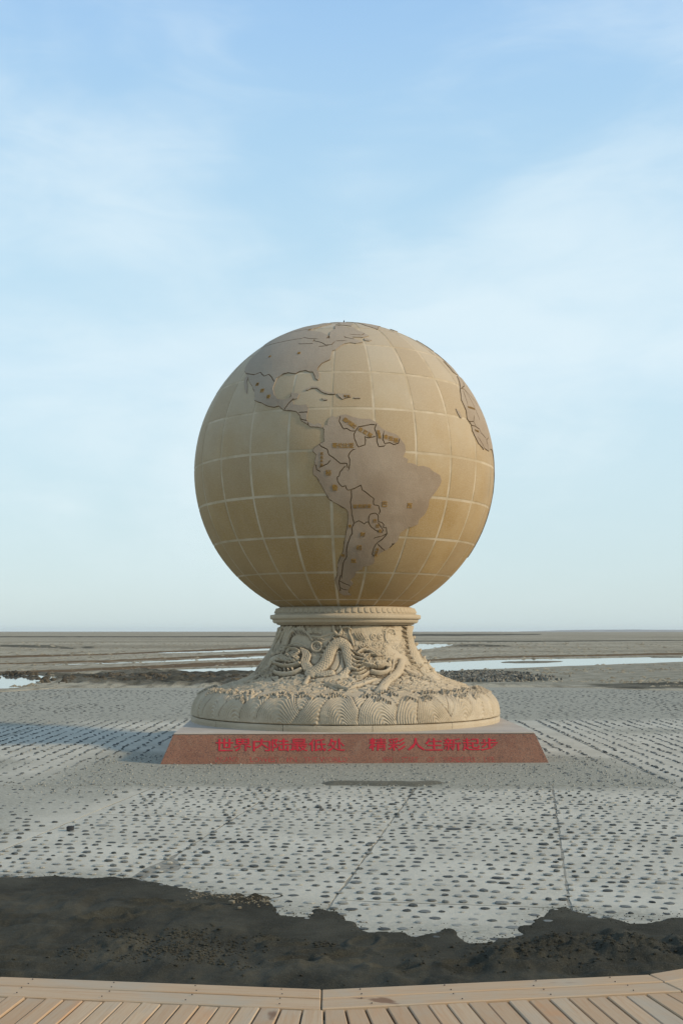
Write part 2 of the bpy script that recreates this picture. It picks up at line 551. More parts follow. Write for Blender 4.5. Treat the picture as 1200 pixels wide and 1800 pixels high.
rowsY = [-18000, -2000, -60, -20, 0, 10, 20, 26, 29]
y = 31.0
while y < 9000:
    rowsY.append(y)
    y += y * y / 4160 * 0.42 if y < 900 else y * 0.12
rowsY.append(16000.0)
rowsY = np.array(rowsY)
us = np.concatenate([[-60, -8, -2.5, -1.2, -0.8], np.linspace(-0.55, 0.55, 221), [0.8, 1.2, 2.5, 8, 60]])
spread = np.where(np.abs(us)[:, None] > 1.9, np.maximum(rowsY, 300)[None, :], np.maximum(rowsY, 12)[None, :])
GX = np.clip(us[:, None] * spread, -18000, 18000)
GY = np.repeat(rowsY[None, :], len(us), 0)
und = 0.035 * fbm(GX / 3.1, GY / 4.0, 4, 3) + 0.03 * fbm(GX / 11, GY / 17, 3, 8)
near = sstep(140, 40, GY)
GZ = 0.01 + und * (0.18 + 0.5 * near)


def sdist(poly):
    x0, x1 = min(p[0] for p in poly) - 6, max(p[0] for p in poly) + 6
    y0, y1 = min(p[1] for p in poly) - 6, max(p[1] for p in poly) + 6
    m = (GX > x0) & (GX < x1) & (GY > y0) & (GY < y1)
    out = np.full(GX.shape, 9.0)
    px, py = GX[m], GY[m]
    d = pdist(px, py, poly + [poly[0]])
    out[m] = np.where(inpoly(px, py, poly), -d, d)
    return out


wob = 0.35 * fbm(GX / 1.3, GY / 1.6, 4, 21)
rust, dark, grey = np.zeros(GX.shape), np.zeros(GX.shape), np.zeros(GX.shape)
for q in GREY:
    grey = np.maximum(grey, sstep(0.8, -0.8, sdist(q) + wob))
for q in RUST:
    m = sstep(0.5, -0.3, sdist(q) + wob)
    rust = np.maximum(rust, m)
    GZ += m * (0.02 + 0.05 * np.maximum(fbm(GX / 0.9, GY / 1.1, 4, 31), -0.3))
for i, q in enumerate(DARK):
    m = sstep(0.6, -0.3, sdist(q) + 1.6 * wob)
    dark = np.maximum(dark, m * (0.85 + 0.15 * np.sign(fbm(GX / 2, GY / 2, 2, 4))))
    GZ += m * (((-0.0, 0.05)[i] if i < 2 else 0.012) + ((0.10, 0.26)[i] if i < 2 else 0.04) * np.maximum(fbm(GX / 0.7, GY / 1.2, 5, 41, 0.72), -0.35))
for q in WATER:
    s = sdist(q) + wob * 0.8
    dark = np.maximum(dark, 0.55 * sstep(0.55, 0.0, s))
    GZ = GZ * sstep(-0.5, 0.45, s) + (-0.12) * (1 - sstep(-0.5, 0.45, s))
for q in ISLE:
    GZ = np.maximum(GZ, -0.12 + 0.11 * sstep(0.4, -0.2, sdist(q) + wob))
far = sstep(300, 600, GY)
GZ = GZ * (1 - far) + 0.0 * far
pave_line = 42.7 - 3.4 * sstep(-9.4, -11.6, GX) - 2.0 * sstep(6.5, 12.0, GX) + 0.3 * np.sin(GX * 0.33) + 0.5 * fbm(GX / 2.1, GX * 0 + 3.3, 3, 5)
inside = sstep(0.35, -0.35, GY - pave_line)
GZ = GZ * (1 - inside) + (-0.22) * inside
me = mesh_np('ground', np.stack([GX, GY, GZ], -1).reshape(-1, 3), grid_faces(len(us), len(rowsY)), [M_TERR], True,
             dict(rust=rust, dark=dark, grey=grey))
link('ground', me, kind='structure')

bm = bmesh.new()
bmesh.ops.create_grid(bm, x_segments=1, y_segments=1, size=1)
bmesh.ops.scale(bm, vec=(150, 185, 1), verts=bm.verts)
bmesh.ops.translate(bm, vec=(0, 218, WATER_Z), verts=bm.verts)
link('water', bm_mesh('water', bm, [M_WATER]), kind='structure')

# low far ridge on the right
n = 60
hx = np.linspace(1900, 4600, n)
hh = 34 * np.clip(np.sin(np.linspace(0, math.pi, n)), 0, 1) ** 0.7 * (0.75 + 0.25 * fbm(hx / 500, hx * 0, 3, 61)) * 0.9
vs, fs = [], []
for k in range(n):
    vs += [(hx[k], 12500, -5), (hx[k], 12900, hh[k]), (hx[k], 13400, -5)]
for k in range(n - 1):
    for j in range(2):
        a = k * 3 + j
        fs.append((a, a + 3, a + 4, a + 1))
link('hills', mesh_np('hills', vs, fs, [M_HILL], True), kind='structure')

# dark gravel heap behind the pavement
gv, gf = [], []
heap = strip([(770, 1184), (860, 1182), (930, 1187), (1010, 1192)], [(770, 1202), (870, 1203), (940, 1201), (1010, 1197)])
hx0, hx1 = min(p[0] for p in heap), max(p[0] for p in heap)
hy0, hy1 = min(p[1] for p in heap), max(p[1] for p in heap)
cand = rng.uniform((hx0, hy0), (hx1, hy1), (4200, 2))
hd = pdist(cand[:, 0], cand[:, 1], heap + [heap[0]])
ok = inpoly(cand[:, 0], cand[:, 1], heap) & (rng.uniform(0, 1.0, len(cand)) < (0.10 + hd * 0.8) * np.where(cand[:, 0] > 7.0, np.clip(1.25 - (cand[:, 0] - 7.0) * 0.55, 0.08, 1), 1))
for (cx, cy) in cand[ok]:
    s = rng.uniform(0.03, 0.11)
    base_i = len(gv)
    z0 = 0.02 + 0.05 * (vnoise(np.array(cx * 1.4), np.array(cy * 1.1), 9) + 0.6)
    a0 = rng.uniform(0, 6.28)
    for k in range(5):
        a = a0 + k * 1.2566 + rng.uniform(-0.25, 0.25)
        gv.append((cx + s * math.cos(a), cy + s * math.sin(a), z0 - 0.05))
    for k in range(3):
        a = a0 + k * 2.09 + rng.uniform(-0.3, 0.3)
        gv.append((cx + 0.55 * s * math.cos(a), cy + 0.55 * s * math.sin(a), z0 + s * rng.uniform(0.55, 1.0)))
    b = base_i
    gf += [(b, b + 1, b + 5), (b + 1, b + 2, b + 6, b + 5), (b + 2, b + 3, b + 6), (b + 3, b + 4, b + 7, b + 6), (b + 4, b, b + 5, b + 7), (b + 5, b + 6, b + 7)]
# clumps of wet mud along the left bank
mud_v, mud_f = [], []
bank = [tuple(gnd(x, y)[:2]) for x, y in ((100, 1196), (180, 1193), (260, 1190), (340, 1191), (440, 1195), (520, 1197))]
bank2 = [tuple(gnd(x, y)[:2]) for x, y in ((-60, 1185.5), (20, 1185), (62, 1186.5))]
for k in range(650):
    ln = bank if random.random() < 0.85 else bank2
    i_ = random.randrange(len(ln) - 1)
    t_ = random.random()
    cx = ln[i_][0] + (ln[i_ + 1][0] - ln[i_][0]) * t_ + random.gauss(0, 0.4)
    cy = ln[i_][1] + (ln[i_ + 1][1] - ln[i_][1]) * t_ + random.gauss(0, 1.9 if ln is bank else 0.5)
    if cy < 43.4:
        continue
    s = 0.03 + 0.13 * random.random() ** 2.5
    b = len(mud_v)
    for q in range(6):
        a = q * 1.047 + random.uniform(-.3, .3)
        mud_v.append((cx + 1.6 * s * math.cos(a) * random.uniform(.7, 1.2), cy + s * math.sin(a) * random.uniform(.7, 1.2), 0.0))
    for q in range(3):
        a = q * 2.09 + random.uniform(-.4, .4)
        mud_v.append((cx + 0.7 * s * math.cos(a), cy + 0.45 * s * math.sin(a), 0.06 + s * random.uniform(0.4, 1.0)))
    for q in range(3):
        mud_f += [(b + 2 * q, b + 2 * q + 1, b + 6 + q), (b + 2 * q + 1, b + (2 * q + 2) % 6, b + 6 + (q + 1) % 3, b + 6 + q)]
    mud_f.append((b + 6, b + 7, b + 8))
link('mud_clumps', mesh_np('mud_clumps', mud_v, mud_f, [M_MUD]), label='clumps of wet dark mud along the stream bank at left', cat='mud', kind='stuff')
# low crumbs of crusted silt strewn over the flats
fl_v, fl_f = [], []
for k in range(9000):
    cy = 43.5 + 170 * random.random() ** 2.0
    cx = random.uniform(-0.36, 0.36) * cy
    if float(fbm(np.array(cx / 5.0), np.array(cy / 3.0), 3, 201)) < 0.02 or cy < float(edge_far(np.array(cx))) + 1:
        continue
    if any(float(inpoly(np.array(cx), np.array(cy), q)) for q in WATER):
        continue
    s = (0.03 + 0.10 * random.random() ** 3) * (0.6 + cy / 90)
    b = len(fl_v)
    for q in range(5):
        a = q * 1.2566 + random.uniform(-.3, .3)
        fl_v.append((cx + 1.7 * s * math.cos(a) * random.uniform(.7, 1.2), cy + s * math.sin(a) * random.uniform(.7, 1.2), -0.01))
    fl_v.append((cx + random.uniform(-.4, .4) * s, cy, 0.025 + s * random.uniform(0.2, 0.5)))
    fl_f += [(b + q, b + (q + 1) % 5, b + 5) for q in range(5)]
link('silt_crumbs', mesh_np('silt_crumbs', fl_v, fl_f, [M_SILT]), label='crumbs of crusted silt strewn over the far flats', cat='silt', kind='stuff')
link('gravel', mesh_np('gravel', gv, gf, [M_GRAVEL]), label='heap of dark grey gravel beside the stream behind the pavement',
     cat='gravel', kind='stuff')

# ------------------------------------------------------------------ pavement
# base sheet of seam dirt, then concrete slabs, then pebbles set in rows
ROT = R(-9)                                    # the front slabs are turned 9 degrees clockwise
MON = Vector((0.07, 21.27, 0.0))               # centre of the monument
MON_ROT = R(1.93)


SAND_EDGE = [(-400, 1560), (-150, 1548), (0, 1541), (60, 1543), (100, 1540), (160, 1546), (200, 1541), (270, 1552), (330, 1562), (370, 1570), (380, 1577), (470, 1580), (485, 1592),
             (495, 1610), (550, 1612), (560, 1598), (590, 1605), (620, 1622), (640, 1635), (700, 1640), (720, 1648), (790, 1635), (820, 1655),
             (850, 1662), (880, 1650), (910, 1640), (930, 1622), (970, 1600), (990, 1595), (1020, 1605), (1080, 1615), (1110, 1622), (1160, 1615), (1200, 1610), (1400, 1590), (1700, 1600)]
SE = [tuple(gnd(x, y)[:2]) for x, y in SAND_EDGE]
sand_poly = SE + [(9, 3.0), (-9, 3.0)]


def dust_at(x, y):
    x, y = np.asarray(x, float), np.asarray(y, float)
    # grit round the plinth, dust on the left field
    dx, dy = np.abs(x - 0.2), y - 18.2
    apron = sstep(0.5, -0.3, np.maximum(-(y - 15.55) - 0.05 * x, np.maximum(np.hypot(np.maximum(dx - 2.6, 0), np.maximum(dy, 0)) - 1.5, y - 19.6)) + 0.35 * fbm(x / 0.8, y / 0.8, 3, 71))
    left = 0.7 * sstep(0.1, -0.5, x - (-3.2 + 0.18 * (y - 11)) ) * sstep(17.6, 15.5, y + 0.5 * fbm(x, y, 3, 73))
    back = 0.85 * sstep(25.5, 28, y + 0.8 * fbm(x / 2.5, y / 2.5, 3, 72))
    streak = 0.85 * sstep(0.12, 0.5, fbm(x / 3.2, y / 1.4, 4, 77))* sstep(16, 18, y)
    near_sand = 0.0 * x
    m_ = np.asarray(y) < 11.5
    if np.any(m_):
        near_sand = np.where(m_, 0.75 * sstep(0.30, 0.02, pdist(x, y, SE) + 0.12 * fbm(x / 0.25, y / 0.25, 3, 79)), 0.0)
    return np.maximum.reduce([apron, left, back, streak, near_sand])


# underlying bed
xs = np.linspace(-22, 22, 89)
vs = np.array([(x, yy, -0.009) for x in xs for yy in (3.0, float(edge_far(np.array(x))) + 0.4)])
bed = mesh_np('pavement', vs, grid_faces(len(xs), 2), [M_DIRT])
PAVE = link('pavement', bed, kind='structure')


def clip_poly(poly, a, b, c):
    """keep a*x + b*y <= c"""
    out = []
    for (p, q) in zip(poly, poly[1:] + poly[:1]):
        dp, dq = a * p[0] + b * p[1] - c, a * q[0] + b * q[1] - c
        if dp <= 0:
            out.append(p)
        if dp * dq < 0:
            t = dp / (dp - dq)
            out.append((p[0] + t * (q[0] - p[0]), p[1] + t * (q[1] - p[1])))
    return out


def slab(poly, gap=0.003, jag=0.016, name='slab', cell=0.5, zo=0.0):
    """a concrete slab from a ground outline: worn edge, slightly uneven top"""
    c = Vector((sum(p[0] for p in poly) / len(poly), sum(p[1] for p in poly) / len(poly)))
    pts = []
    n = len(poly)
    # inset
    area = sum(poly[i][0] * poly[(i + 1) % n][1] - poly[(i + 1) % n][0] * poly[i][1] for i in range(n))
    if area < 0:
        poly = poly[::-1]
    ins = []
    for i in range(n):
        p0, p1, p2 = Vector(poly[i - 1]), Vector(poly[i]), Vector(poly[(i + 1) % n])
        d1, d2 = (p1 - p0).normalized(), (p2 - p1).normalized()
        n1, n2 = Vector((-d1.y, d1.x)), Vector((-d2.y, d2.x))
        k = max(1 + n1.dot(n2), 0.3)
        ins.append(p1 + (n1 + n2) / k * gap)
    for i in range(n):
        a, b = ins[i], ins[(i + 1) % n]
        L = (b - a).length
        m = max(2, int(L / 0.16))
        if m > 60:
            m = 60
        d = (b - a).normalized() if L > 0 else Vector((1, 0))
        nn = Vector((-d.y, d.x))
        for k in range(m):
            q = a + (b - a) * (k / m)
            pts.append(q + nn * (random.uniform(0, jag) if k else 0))
    nb = len(pts)
    x0, x1 = min(p.x for p in pts), max(p.x for p in pts)
    y0, y1 = min(p.y for p in pts), max(p.y for p in pts)
    gx, gy = np.meshgrid(np.arange(x0 + cell / 2, x1, cell), np.arange(y0 + cell / 2, y1, cell), indexing='ij')
    gx, gy = gx.ravel(), gy.ravel()
    pl = [(p.x, p.y) for p in pts]
    ok = inpoly(gx, gy, pl) & (pdist(gx, gy, pl + [pl[0]]) > cell * 0.35)
    allp = pts + [Vector((a, b)) for a, b in zip(gx[ok], gy[ok])]
    r = delaunay_2d_cdt(allp, [], [list(range(nb))], 1, 1e-5)
    V2, F2 = r[0], r[2]
    X = np.array([v.x for v in V2])
    Y = np.array([v.y for v in V2])
    z = zo + 0.006 * fbm(X / 1.7, Y / 1.7, 2, 81)
    isb = np.zeros(len(X), bool)
    isb[:nb] = True
    z = np.where(isb, z - 0.006, z)
    verts = [(X[i] - c.x, Y[i] - c.y, z[i]) for i in range(len(X))]
    faces = [tuple(f) for f in F2]
    k0 = len(verts)
    verts += [(X[i] - c.x, Y[i] - c.y, -0.06) for i in range(nb)]
    faces += [(i, k0 + i, k0 + (i + 1) % nb, (i + 1) % nb) for i in range(nb)]
    me = mesh_np(name, verts, faces, [M_CONC], False, dict(dust=np.concatenate([dust_at(X, Y), np.ones(nb)])))
    return link(name, me, PAVE, (c.x, c.y, 0))


ca, sa = math.cos(ROT), math.sin(ROT)


def seam(x11):
    """line through (x11, 11) along the turned depth axis: a*x+b*y=c with normal pointing right"""
    a, b = ca, sa
    return a, b, a * x11 + b * 11.0


FRONT_FAR, LEFT_LIM, RIGHT_X = 15.75, -3.15, 4.35
allseams = [-3.15, -1.48, 0.24, 2.0, 3.75]     # seam crossings at y = 11
cross = {0: [9.9, 13.2], 1: [10.3, 13.6], 2: [6.6, 9.0, 12.4], 3: [7.6, 9.85, 11.7, 14.0]}
slab_count = 0
for i in range(4):
    a0, b0, c0 = seam(allseams[i])
    a1, b1, c1_ = seam(allseams[i + 1])
    strip_poly = [(-8, 4.0), (8, 4.0), (8, FRONT_FAR), (-8, FRONT_FAR)]
    if i == 3:
        strip_poly = [(-8, 4.0), (RIGHT_X, 4.0), (RIGHT_X, FRONT_FAR), (-8, FRONT_FAR)]
    strip_poly = clip_poly(strip_poly, -a0, -b0, -c0)
    if i < 3:
        strip_poly = clip_poly(strip_poly, a1, b1, c1_)
    # cross joints along the turned x axis: -sa*x + ca*y = const (measured at the slab's own middle)
    lim = []
    for yy in cross[i]:
        xm = allseams[i] + 0.8 + 0.158 * (yy - 11)
        lim.append(-sa * xm + ca * yy)
    bounds = [-99] + lim + [99]
    for lo, hi in zip(bounds[:-1], bounds[1:]):
        q = clip_poly(clip_poly(strip_poly, -sa, ca, hi), sa, -ca, -lo)
        if len(q) >= 3:
            slab(q)
            slab_count += 1
# left field, right field, back field, apron strip
a0, b0, c0 = seam(LEFT_LIM)
lf = clip_poly([(-21, 3.5), (3, 3.5), (3, FRONT_FAR), (-21, FRONT_FAR)], a0, b0, c0)
for lo, hi in ((3, 8.2), (8.2, 12.1), (12.1, 16)):
    q = clip_poly(clip_poly(lf, 0.03, 1, hi), -0.03, -1, -lo)
    q1 = clip_poly(q, 1, 0, -7.5)
    q2 = clip_poly(q, -1, 0, 7.5)
    for z in (q1, q2):
        if len(z) >= 3:
            slab(z, cell=0.7)
for x0, x1 in ((-21, -11.5), (-11.5, -6.4), (-6.4, RIGHT_X), (RIGHT_X, 9.5), (9.5, 21)):
    for y0, y1 in ((FRONT_FAR, 21.3), (21.3, 26.6)):
        slab([(x0, y0), (x1, y0), (x1, y1), (x0, y1)], cell=0.8)
for x0, x1 in ((RIGHT_X, 9.5), (9.5, 21)):
    for y0, y1 in ((3.5, 9.8), (9.8, FRONT_FAR)):
        slab([(x0, y0), (x1, y0), (x1, y1), (x0, y1)], cell=0.8)
for x0, x1 in ((-21, -9), (-9, 0.4), (0.4, 9.2), (9.2, 21)):
    k = 24
    far_e = [(x, float(edge_far(np.array(x)))) for x in np.linspace(x1, x0, k)]
    slab([(x0, 26.6), (x1, 26.6)] + far_e, cell=0.9)

# pebbles in rows
variants = []
for v in range(9):
    m = 8
    a0 = random.uniform(0, 6.28)
    ring = []
    for k in range(m):
        a = a0 + 2 * math.pi * k / m
        rr = random.uniform(0.78, 1.12)
        ring.append((rr * math.cos(a), rr * 0.74 * math.sin(a)))
    tx, ty, th = random.uniform(-0.15, 0.15), random.uniform(-0.15, 0.15), random.uniform(0.8, 1.1)
    vv = [(x, y, -0.35) for x, y in ring] + [(x * 0.96, y * 0.96, 0.45) for x, y in ring] + \
         [(x * 0.55 + tx, y * 0.55 + ty, th * random.uniform(0.75, 1.0)) for x, y in ring]
    ff = []
    for k in range(m):
        j = (k + 1) % m
        ff += [(k, j, m + j, m + k), (m + k, m + j, 2 * m + j, 2 * m + k)]
    ff.append(tuple(range(2 * m, 3 * m)))
    variants.append((np.array(vv), ff))

spots = []                                     # x, y, half width, height, turn, tone
def front_ok(x, y):
    return (ca * x + sa * y > c0 + 0.05) and y < FRONT_FAR - 0.15 and x < RIGHT_X - 0.08


# front field
for r_ in range(-10, 104):
    vrow = 4.4 + r_ * 0.18
    off = random.uniform(0, 0.2)
    for k in range(-80, 80):
        u = k * 0.13 + (0.065 if r_ % 2 else 0) + 0.03 * math.sin(r_ * 1.7) + random.gauss(0, 0.012)
        v = vrow + random.gauss(0, 0.016)
        x, y = ca * u - sa * v, sa * u + ca * v
        if y < 6.0 or not front_ok(x, y) or abs(x) > 5.2:
            continue
        if random.random() < 0.04:
            continue
        s = 0.0245 * math.exp(random.gauss(0, 0.25))
        spots.append((x, y, s, random.uniform(0.003, 0.014), ROT + random.gauss(0, 0.25), random.random()))
n_front = len(spots)
# side and back fields
def field(x0, x1, y0, y1, along_y, dr, ds, test, smin=0.028, smax=0.046):
    nr = int(((x1 - x0) if along_y else (y1 - y0)) / dr)
    ns = int(((y1 - y0) if along_y else (x1 - x0)) / ds)
    for a in range(nr):
        off = random.uniform(0, ds)
        for b in range(ns):
            p, q = a * dr + random.gauss(0, 0.018), b * ds + off + random.gauss(0, 0.03)
            x, y = (x0 + p, y0 + q) if along_y else (x0 + q, y0 + p)
            if abs(x) > 0.30 * y + 1.0 or not test(x, y) or random.random() < 0.08:
                continue
            s = random.uniform(smin, smax)
            spots.append((x, y, s, random.uniform(0.006, 0.016), (math.pi / 2 if along_y else 0) + random.gauss(0, 0.25), random.random() * 0.75))


clear = lambda x, y: not (abs(x - 0.2) < 3.1 and 17.9 < y < 24.7)
field(-13, -1.5, 8.5, FRONT_FAR, False, 0.235, 0.15, lambda x, y: ca * x + sa * y < c0 - 0.1, 0.02, 0.032)
field(-13, -2.9, FRONT_FAR + .1, 27.5, True, 0.25, 0.15, clear)
field(RIGHT_X + .05, 13, 8.5, 27.5, True, 0.25, 0.15, clear)
field(3.2, RIGHT_X, FRONT_FAR + .1, 27.5, True, 0.25, 0.15, clear)
field(-14, 14, 27.5, 41.3, False, 0.32, 0.2, lambda x, y: y < float(edge_far(np.array(x))) - 0.3)
P = np.array(spots)
D = dust_at(P[:, 0], P[:, 1])
D = np.where(P[:, 1] < 11.5, 0, D)
keep = (rng.uniform(0, 1, len(P)) > np.where(P[:, 1] < 20, D * 0.5, D * 0.2)) & ~inpoly(P[:, 0], P[:, 1], sand_poly)
# a few stones still stick out along the sand edge
keep |= inpoly(P[:, 0], P[:, 1], sand_poly) & (pdist(P[:, 0], P[:, 1], SE) < 0.12)
keep &= P[:, 1] > 6.2
P = P[keep]
P[:, 3] *= 1 - 0.45 * dust_at(P[:, 0], P[:, 1])
in_view = np.abs(P[:, 0]) < 0.285 * P[:, 1]
size_on_screen = np.where(in_view, P[:, 2] / P[:, 1], 0)
order = np.argsort(-size_on_screen)
big, rest = P[order[:300]], P[order[300:]]
vmesh = [mesh_np('stone', v, f, [M_STONE]) for v, f in variants]
for (x, y, s, h, a, t) in big:
    o = link('stone', random.choice(vmesh), PAVE, (x, y, 0.002))
    o.rotation_euler = (0, 0, a)
    o.scale = (s * 1.3, s * 1.5, h)
low_var = []                                   # far stones: five-sided, one ring and a lid
for v in range(7):
    a0 = random.uniform(0, 6.28)
    ring = [(random.uniform(0.8, 1.1) * math.cos(a0 + 1.2566 * k), 0.78 * random.uniform(0.8, 1.1) * math.sin(a0 + 1.2566 * k)) for k in range(5)]
    low_var.append((np.array([(x, y, -0.3) for x, y in ring] + [(x * 0.7, y * 0.7, random.uniform(0.8, 1.05)) for x, y in ring]),
                    [(k, (k + 1) % 5, 5 + (k + 1) % 5, 5 + k) for k in range(5)] + [(5, 6, 7, 8, 9)]))
sv, sf, st_ = [], [], []
off = 0
for (x, y, s, h, a, t) in rest:
    v, f = random.choice(variants if y < 13 else low_var)
    c, q = math.cos(a), math.sin(a)
    w = v * np.array((s * 1.3, s * 1.5, h) if y < FRONT_FAR else (s * 1.5, s * 1.0, h))
    sv.append(np.stack([x + c * w[:, 0] - q * w[:, 1], y + q * w[:, 0] + c * w[:, 1], 0.002 + w[:, 2]], -1))
    sf += [tuple(i + off for i in ff) for ff in f]
    st_.append(np.full(len(v), t))
    off += len(v)
# loose grit on the dusty apron round the plinth
for k in range(3800):
    x, y = random.uniform(-6.5, 5.8), random.uniform(14.9, 19.4)
    if abs(x - 0.16) < 3.05 and y > 18.2 or random.random() > float(dust_at(x, y)) ** 2:
        continue
    v, f = random.choice(low_var)
    s, a = random.uniform(0.006, 0.02), random.uniform(0, 6.28)
    c, q = math.cos(a), math.sin(a)
    w = v * np.array((s, s, s * 0.7))
    sv.append(np.stack([x + c * w[:, 0] - q * w[:, 1], y + q * w[:, 0] + c * w[:, 1], 0.003 + w[:, 2]], -1))
    sf += [tuple(i + off for i in ff) for ff in f]
    st_.append(np.full(len(v), random.uniform(0.35, 1.0)))
    off += len(v)
st = st_
o = link('stones', mesh_np('stones', np.concatenate(sv), sf, [M_STONES], False, dict(tone=np.concatenate(st))), PAVE, kind='stuff')

# ------------------------------------------------------------------ dark sand in front, patch by the plinth
nx, ny = 700, 300
sx, sy = np.meshgrid(np.linspace(-5.2, 5.6, nx), np.linspace(4.2, 10.6, ny), indexing='ij')
d = pdist(sx, sy, SE)
ins = inpoly(sx, sy, sand_poly)
sd = np.where(ins, d, -d)
edge = sd + 0.06 * fbm(sx / 0.10, sy / 0.2, 3, 91) + 0.05 * fbm(sx / 0.4, sy / 0.4, 2, 92)
zs = -0.016 + 0.024 * sstep(-0.05, 0.06, edge) + 0.034 * sstep(0.1, 1.4, edge)
inner = sstep(0.02, 0.8, edge)
zs += inner * (0.034 * fbm(sx / 0.15, sy / 0.30, 4, 93) + 0.03 * fbm(sx / 0.9, sy / 0.7, 3, 94))
# wind ripples
zs += inner * 0.010 * np.sin(sy * 42 + 3 * fbm(sx / 0.7, sy / 0.5, 2, 95)) * sstep(-0.1, 0.4, fbm(sx / 1.2, sy, 2, 96))
# trampled clods (left middle) and the rough heap (right)
lq = gnd(318, 1668)
lump = sstep(0.75, 0.2, np.hypot((sx - lq.x + 0.1 * fbm(sx, sy, 2, 2)) / 1.0, (sy - lq.y) / 0.75)) * sstep(0.0, 0.35, fbm(sx / 0.2, sy / 0.25, 3, 97) + 0.1)
zs += lump * 0.06 * np.maximum(fbm(sx / 0.05, sy / 0.07, 3, 98, 0.7), -0.1)
hc = [tuple(gnd(x, yy)[:2]) for x, yy in ((930, 1690), (1010, 1668), (1110, 1672), (1230, 1680))]
heapd = pdist(sx, sy, hc)
hm = sstep(0.5, 0.05, heapd + 0.12 * fbm(sx / 0.3, sy / 0.3, 3, 99))
zs += hm * (0.055 + 0.06 * fbm(sx / 0.12, sy / 0.14, 4, 101, 0.65))
# footprints
for (px, py, ang) in ((268, 1592, 0.3), (180, 1622, 0.2), (205, 1614, 0.25), (410, 1580, 0.1), (455, 1576, 0.2), (600, 1690, 0.5), (690, 1712, 0.2), (640, 1660, 1.2), (560, 1680, 0.4),
                      (520, 1700, 0.2), (820, 1700, 0.3), (490, 1660, 0.1), (340, 1600, 0.2), (700, 1672, 0.4)):
    g = gnd(px, py)
    c, s = math.cos(ang), math.sin(ang)
    u, v = (sx - g.x) * c + (sy - g.y) * s, -(sx - g.x) * s + (sy - g.y) * c
    rr = np.hypot(u / 0.13, v / 0.07)
    zs += -0.05 * sstep(1.1, 0.3, rr) + 0.02 * np.exp(-((rr - 1.35) / 0.25) ** 2)
zs = np.where(edge > 0.03, np.maximum(zs, 0.008), zs)
me = mesh_np('sand', np.stack([sx, sy, zs], -1).reshape(-1, 3), grid_faces(nx, ny), [M_SAND], True)
link('sand', me, label='dark grey windblown sand lying on the pavement in front of the boardwalk', cat='sand', kind='stuff')

nx, ny = 150, 40
pa, pb = gnd(572, 1388), gnd(778, 1370)
sx, sy = np.meshgrid(np.linspace(pa.x - .1, pb.x + .1, nx), np.linspace(pa.y - .15, pb.y + .15, ny), indexing='ij')
pc = gnd(675, 1378)
line = [tuple(gnd(x, y)[:2]) for x, y in ((592, 1376.5), (640, 1377), (680, 1377.5), (720, 1378), (758, 1376))]
e = 0.21 - pdist(sx, sy, line) + 0.07 * fbm(sx / 0.25, sy / 0.2, 3, 111)
zs = -0.02 + 0.05 * sstep(-0.1, 0.2, e) + 0.004 * fbm(sx / 0.05, sy / 0.05, 2, 112)
link('sand_patch', mesh_np('sand_patch', np.stack([sx, sy, zs], -1).reshape(-1, 3), grid_faces(nx, ny), [M_DRYSAND], True),
     label='small dark sand patch on the pavement in front of the red plinth', cat='sand', kind='stuff')

# clods of sand: too many to count
cv, cf = [], []
clods = []
cq = gnd(318, 1668)
cl_c = [(random.gauss(cq.x, 0.30), random.gauss(cq.y, 0.24)) for _ in range(34)]
for i in range(3200):
    t = random.random()
    if t < 0.6:
        c_ = random.choice(cl_c)
        x, y = c_[0] + random.gauss(0, 0.07), c_[1] + random.gauss(0, 0.06)
    elif t < 0.93:
        h = random.choice(hc)
        x, y = h[0] + random.gauss(0, 0.32), h[1] + random.gauss(0, 0.13)
    else:
        x, y = random.uniform(-2.4, 2.2), random.uniform(5.9, 7.6)
    if i % 4 == 0:
        e_i = random.randrange(len(SE) - 1)
        t = random.random()
        x = SE[e_i][0] + (SE[e_i + 1][0] - SE[e_i][0]) * t + random.gauss(0, 0.05)
        y = SE[e_i][1] + (SE[e_i + 1][1] - SE[e_i][1]) * t + random.gauss(0.02, 0.09)
    if y > 5.5:
        clods.append((x, y, 0.0015 + 0.0045 * random.random() ** 2 if i % 4 == 0 else 0.003 + 0.010 * random.random() ** 2.4))
from mathutils.bvhtree import BVHTree
sand_me = bpy.data.objects['sand'].data
bvh = BVHTree.FromPolygons([v.co for v in sand_me.vertices], [p.vertices for p in sand_me.polygons])
bm = bmesh.new()
bmesh.ops.create_icosphere(bm, subdivisions=1, radius=1)
ico_v = [v.co.copy() for v in bm.verts]
ico_f = [tuple(v.index for v in f.verts) for f in bm.faces]
bm.free()
for (x, y, s) in clods:
    hit = bvh.ray_cast(Vector((x, y, 2)), Vector((0, 0, -1)))
    if hit[0] is None:
        continue
    hit = (Vector((x, y, max(hit[0].z, 0.002))),)
    b = len(cv)
    for v in ico_v:
        k = random.uniform(0.7, 1.25)
        cv.append((x + s * v.x * k * 1.2, y + s * v.y * k, hit[0].z + s * v.z * k * 0.8 + s * 0.25))
    cf += [tuple(i + b for i in f) for f in ico_f]
link('sand_clods', mesh_np('sand_clods', cv, cf, [M_SAND]), label='loose crumbs and clods scattered over the dark sand', cat='sand', kind='stuff')


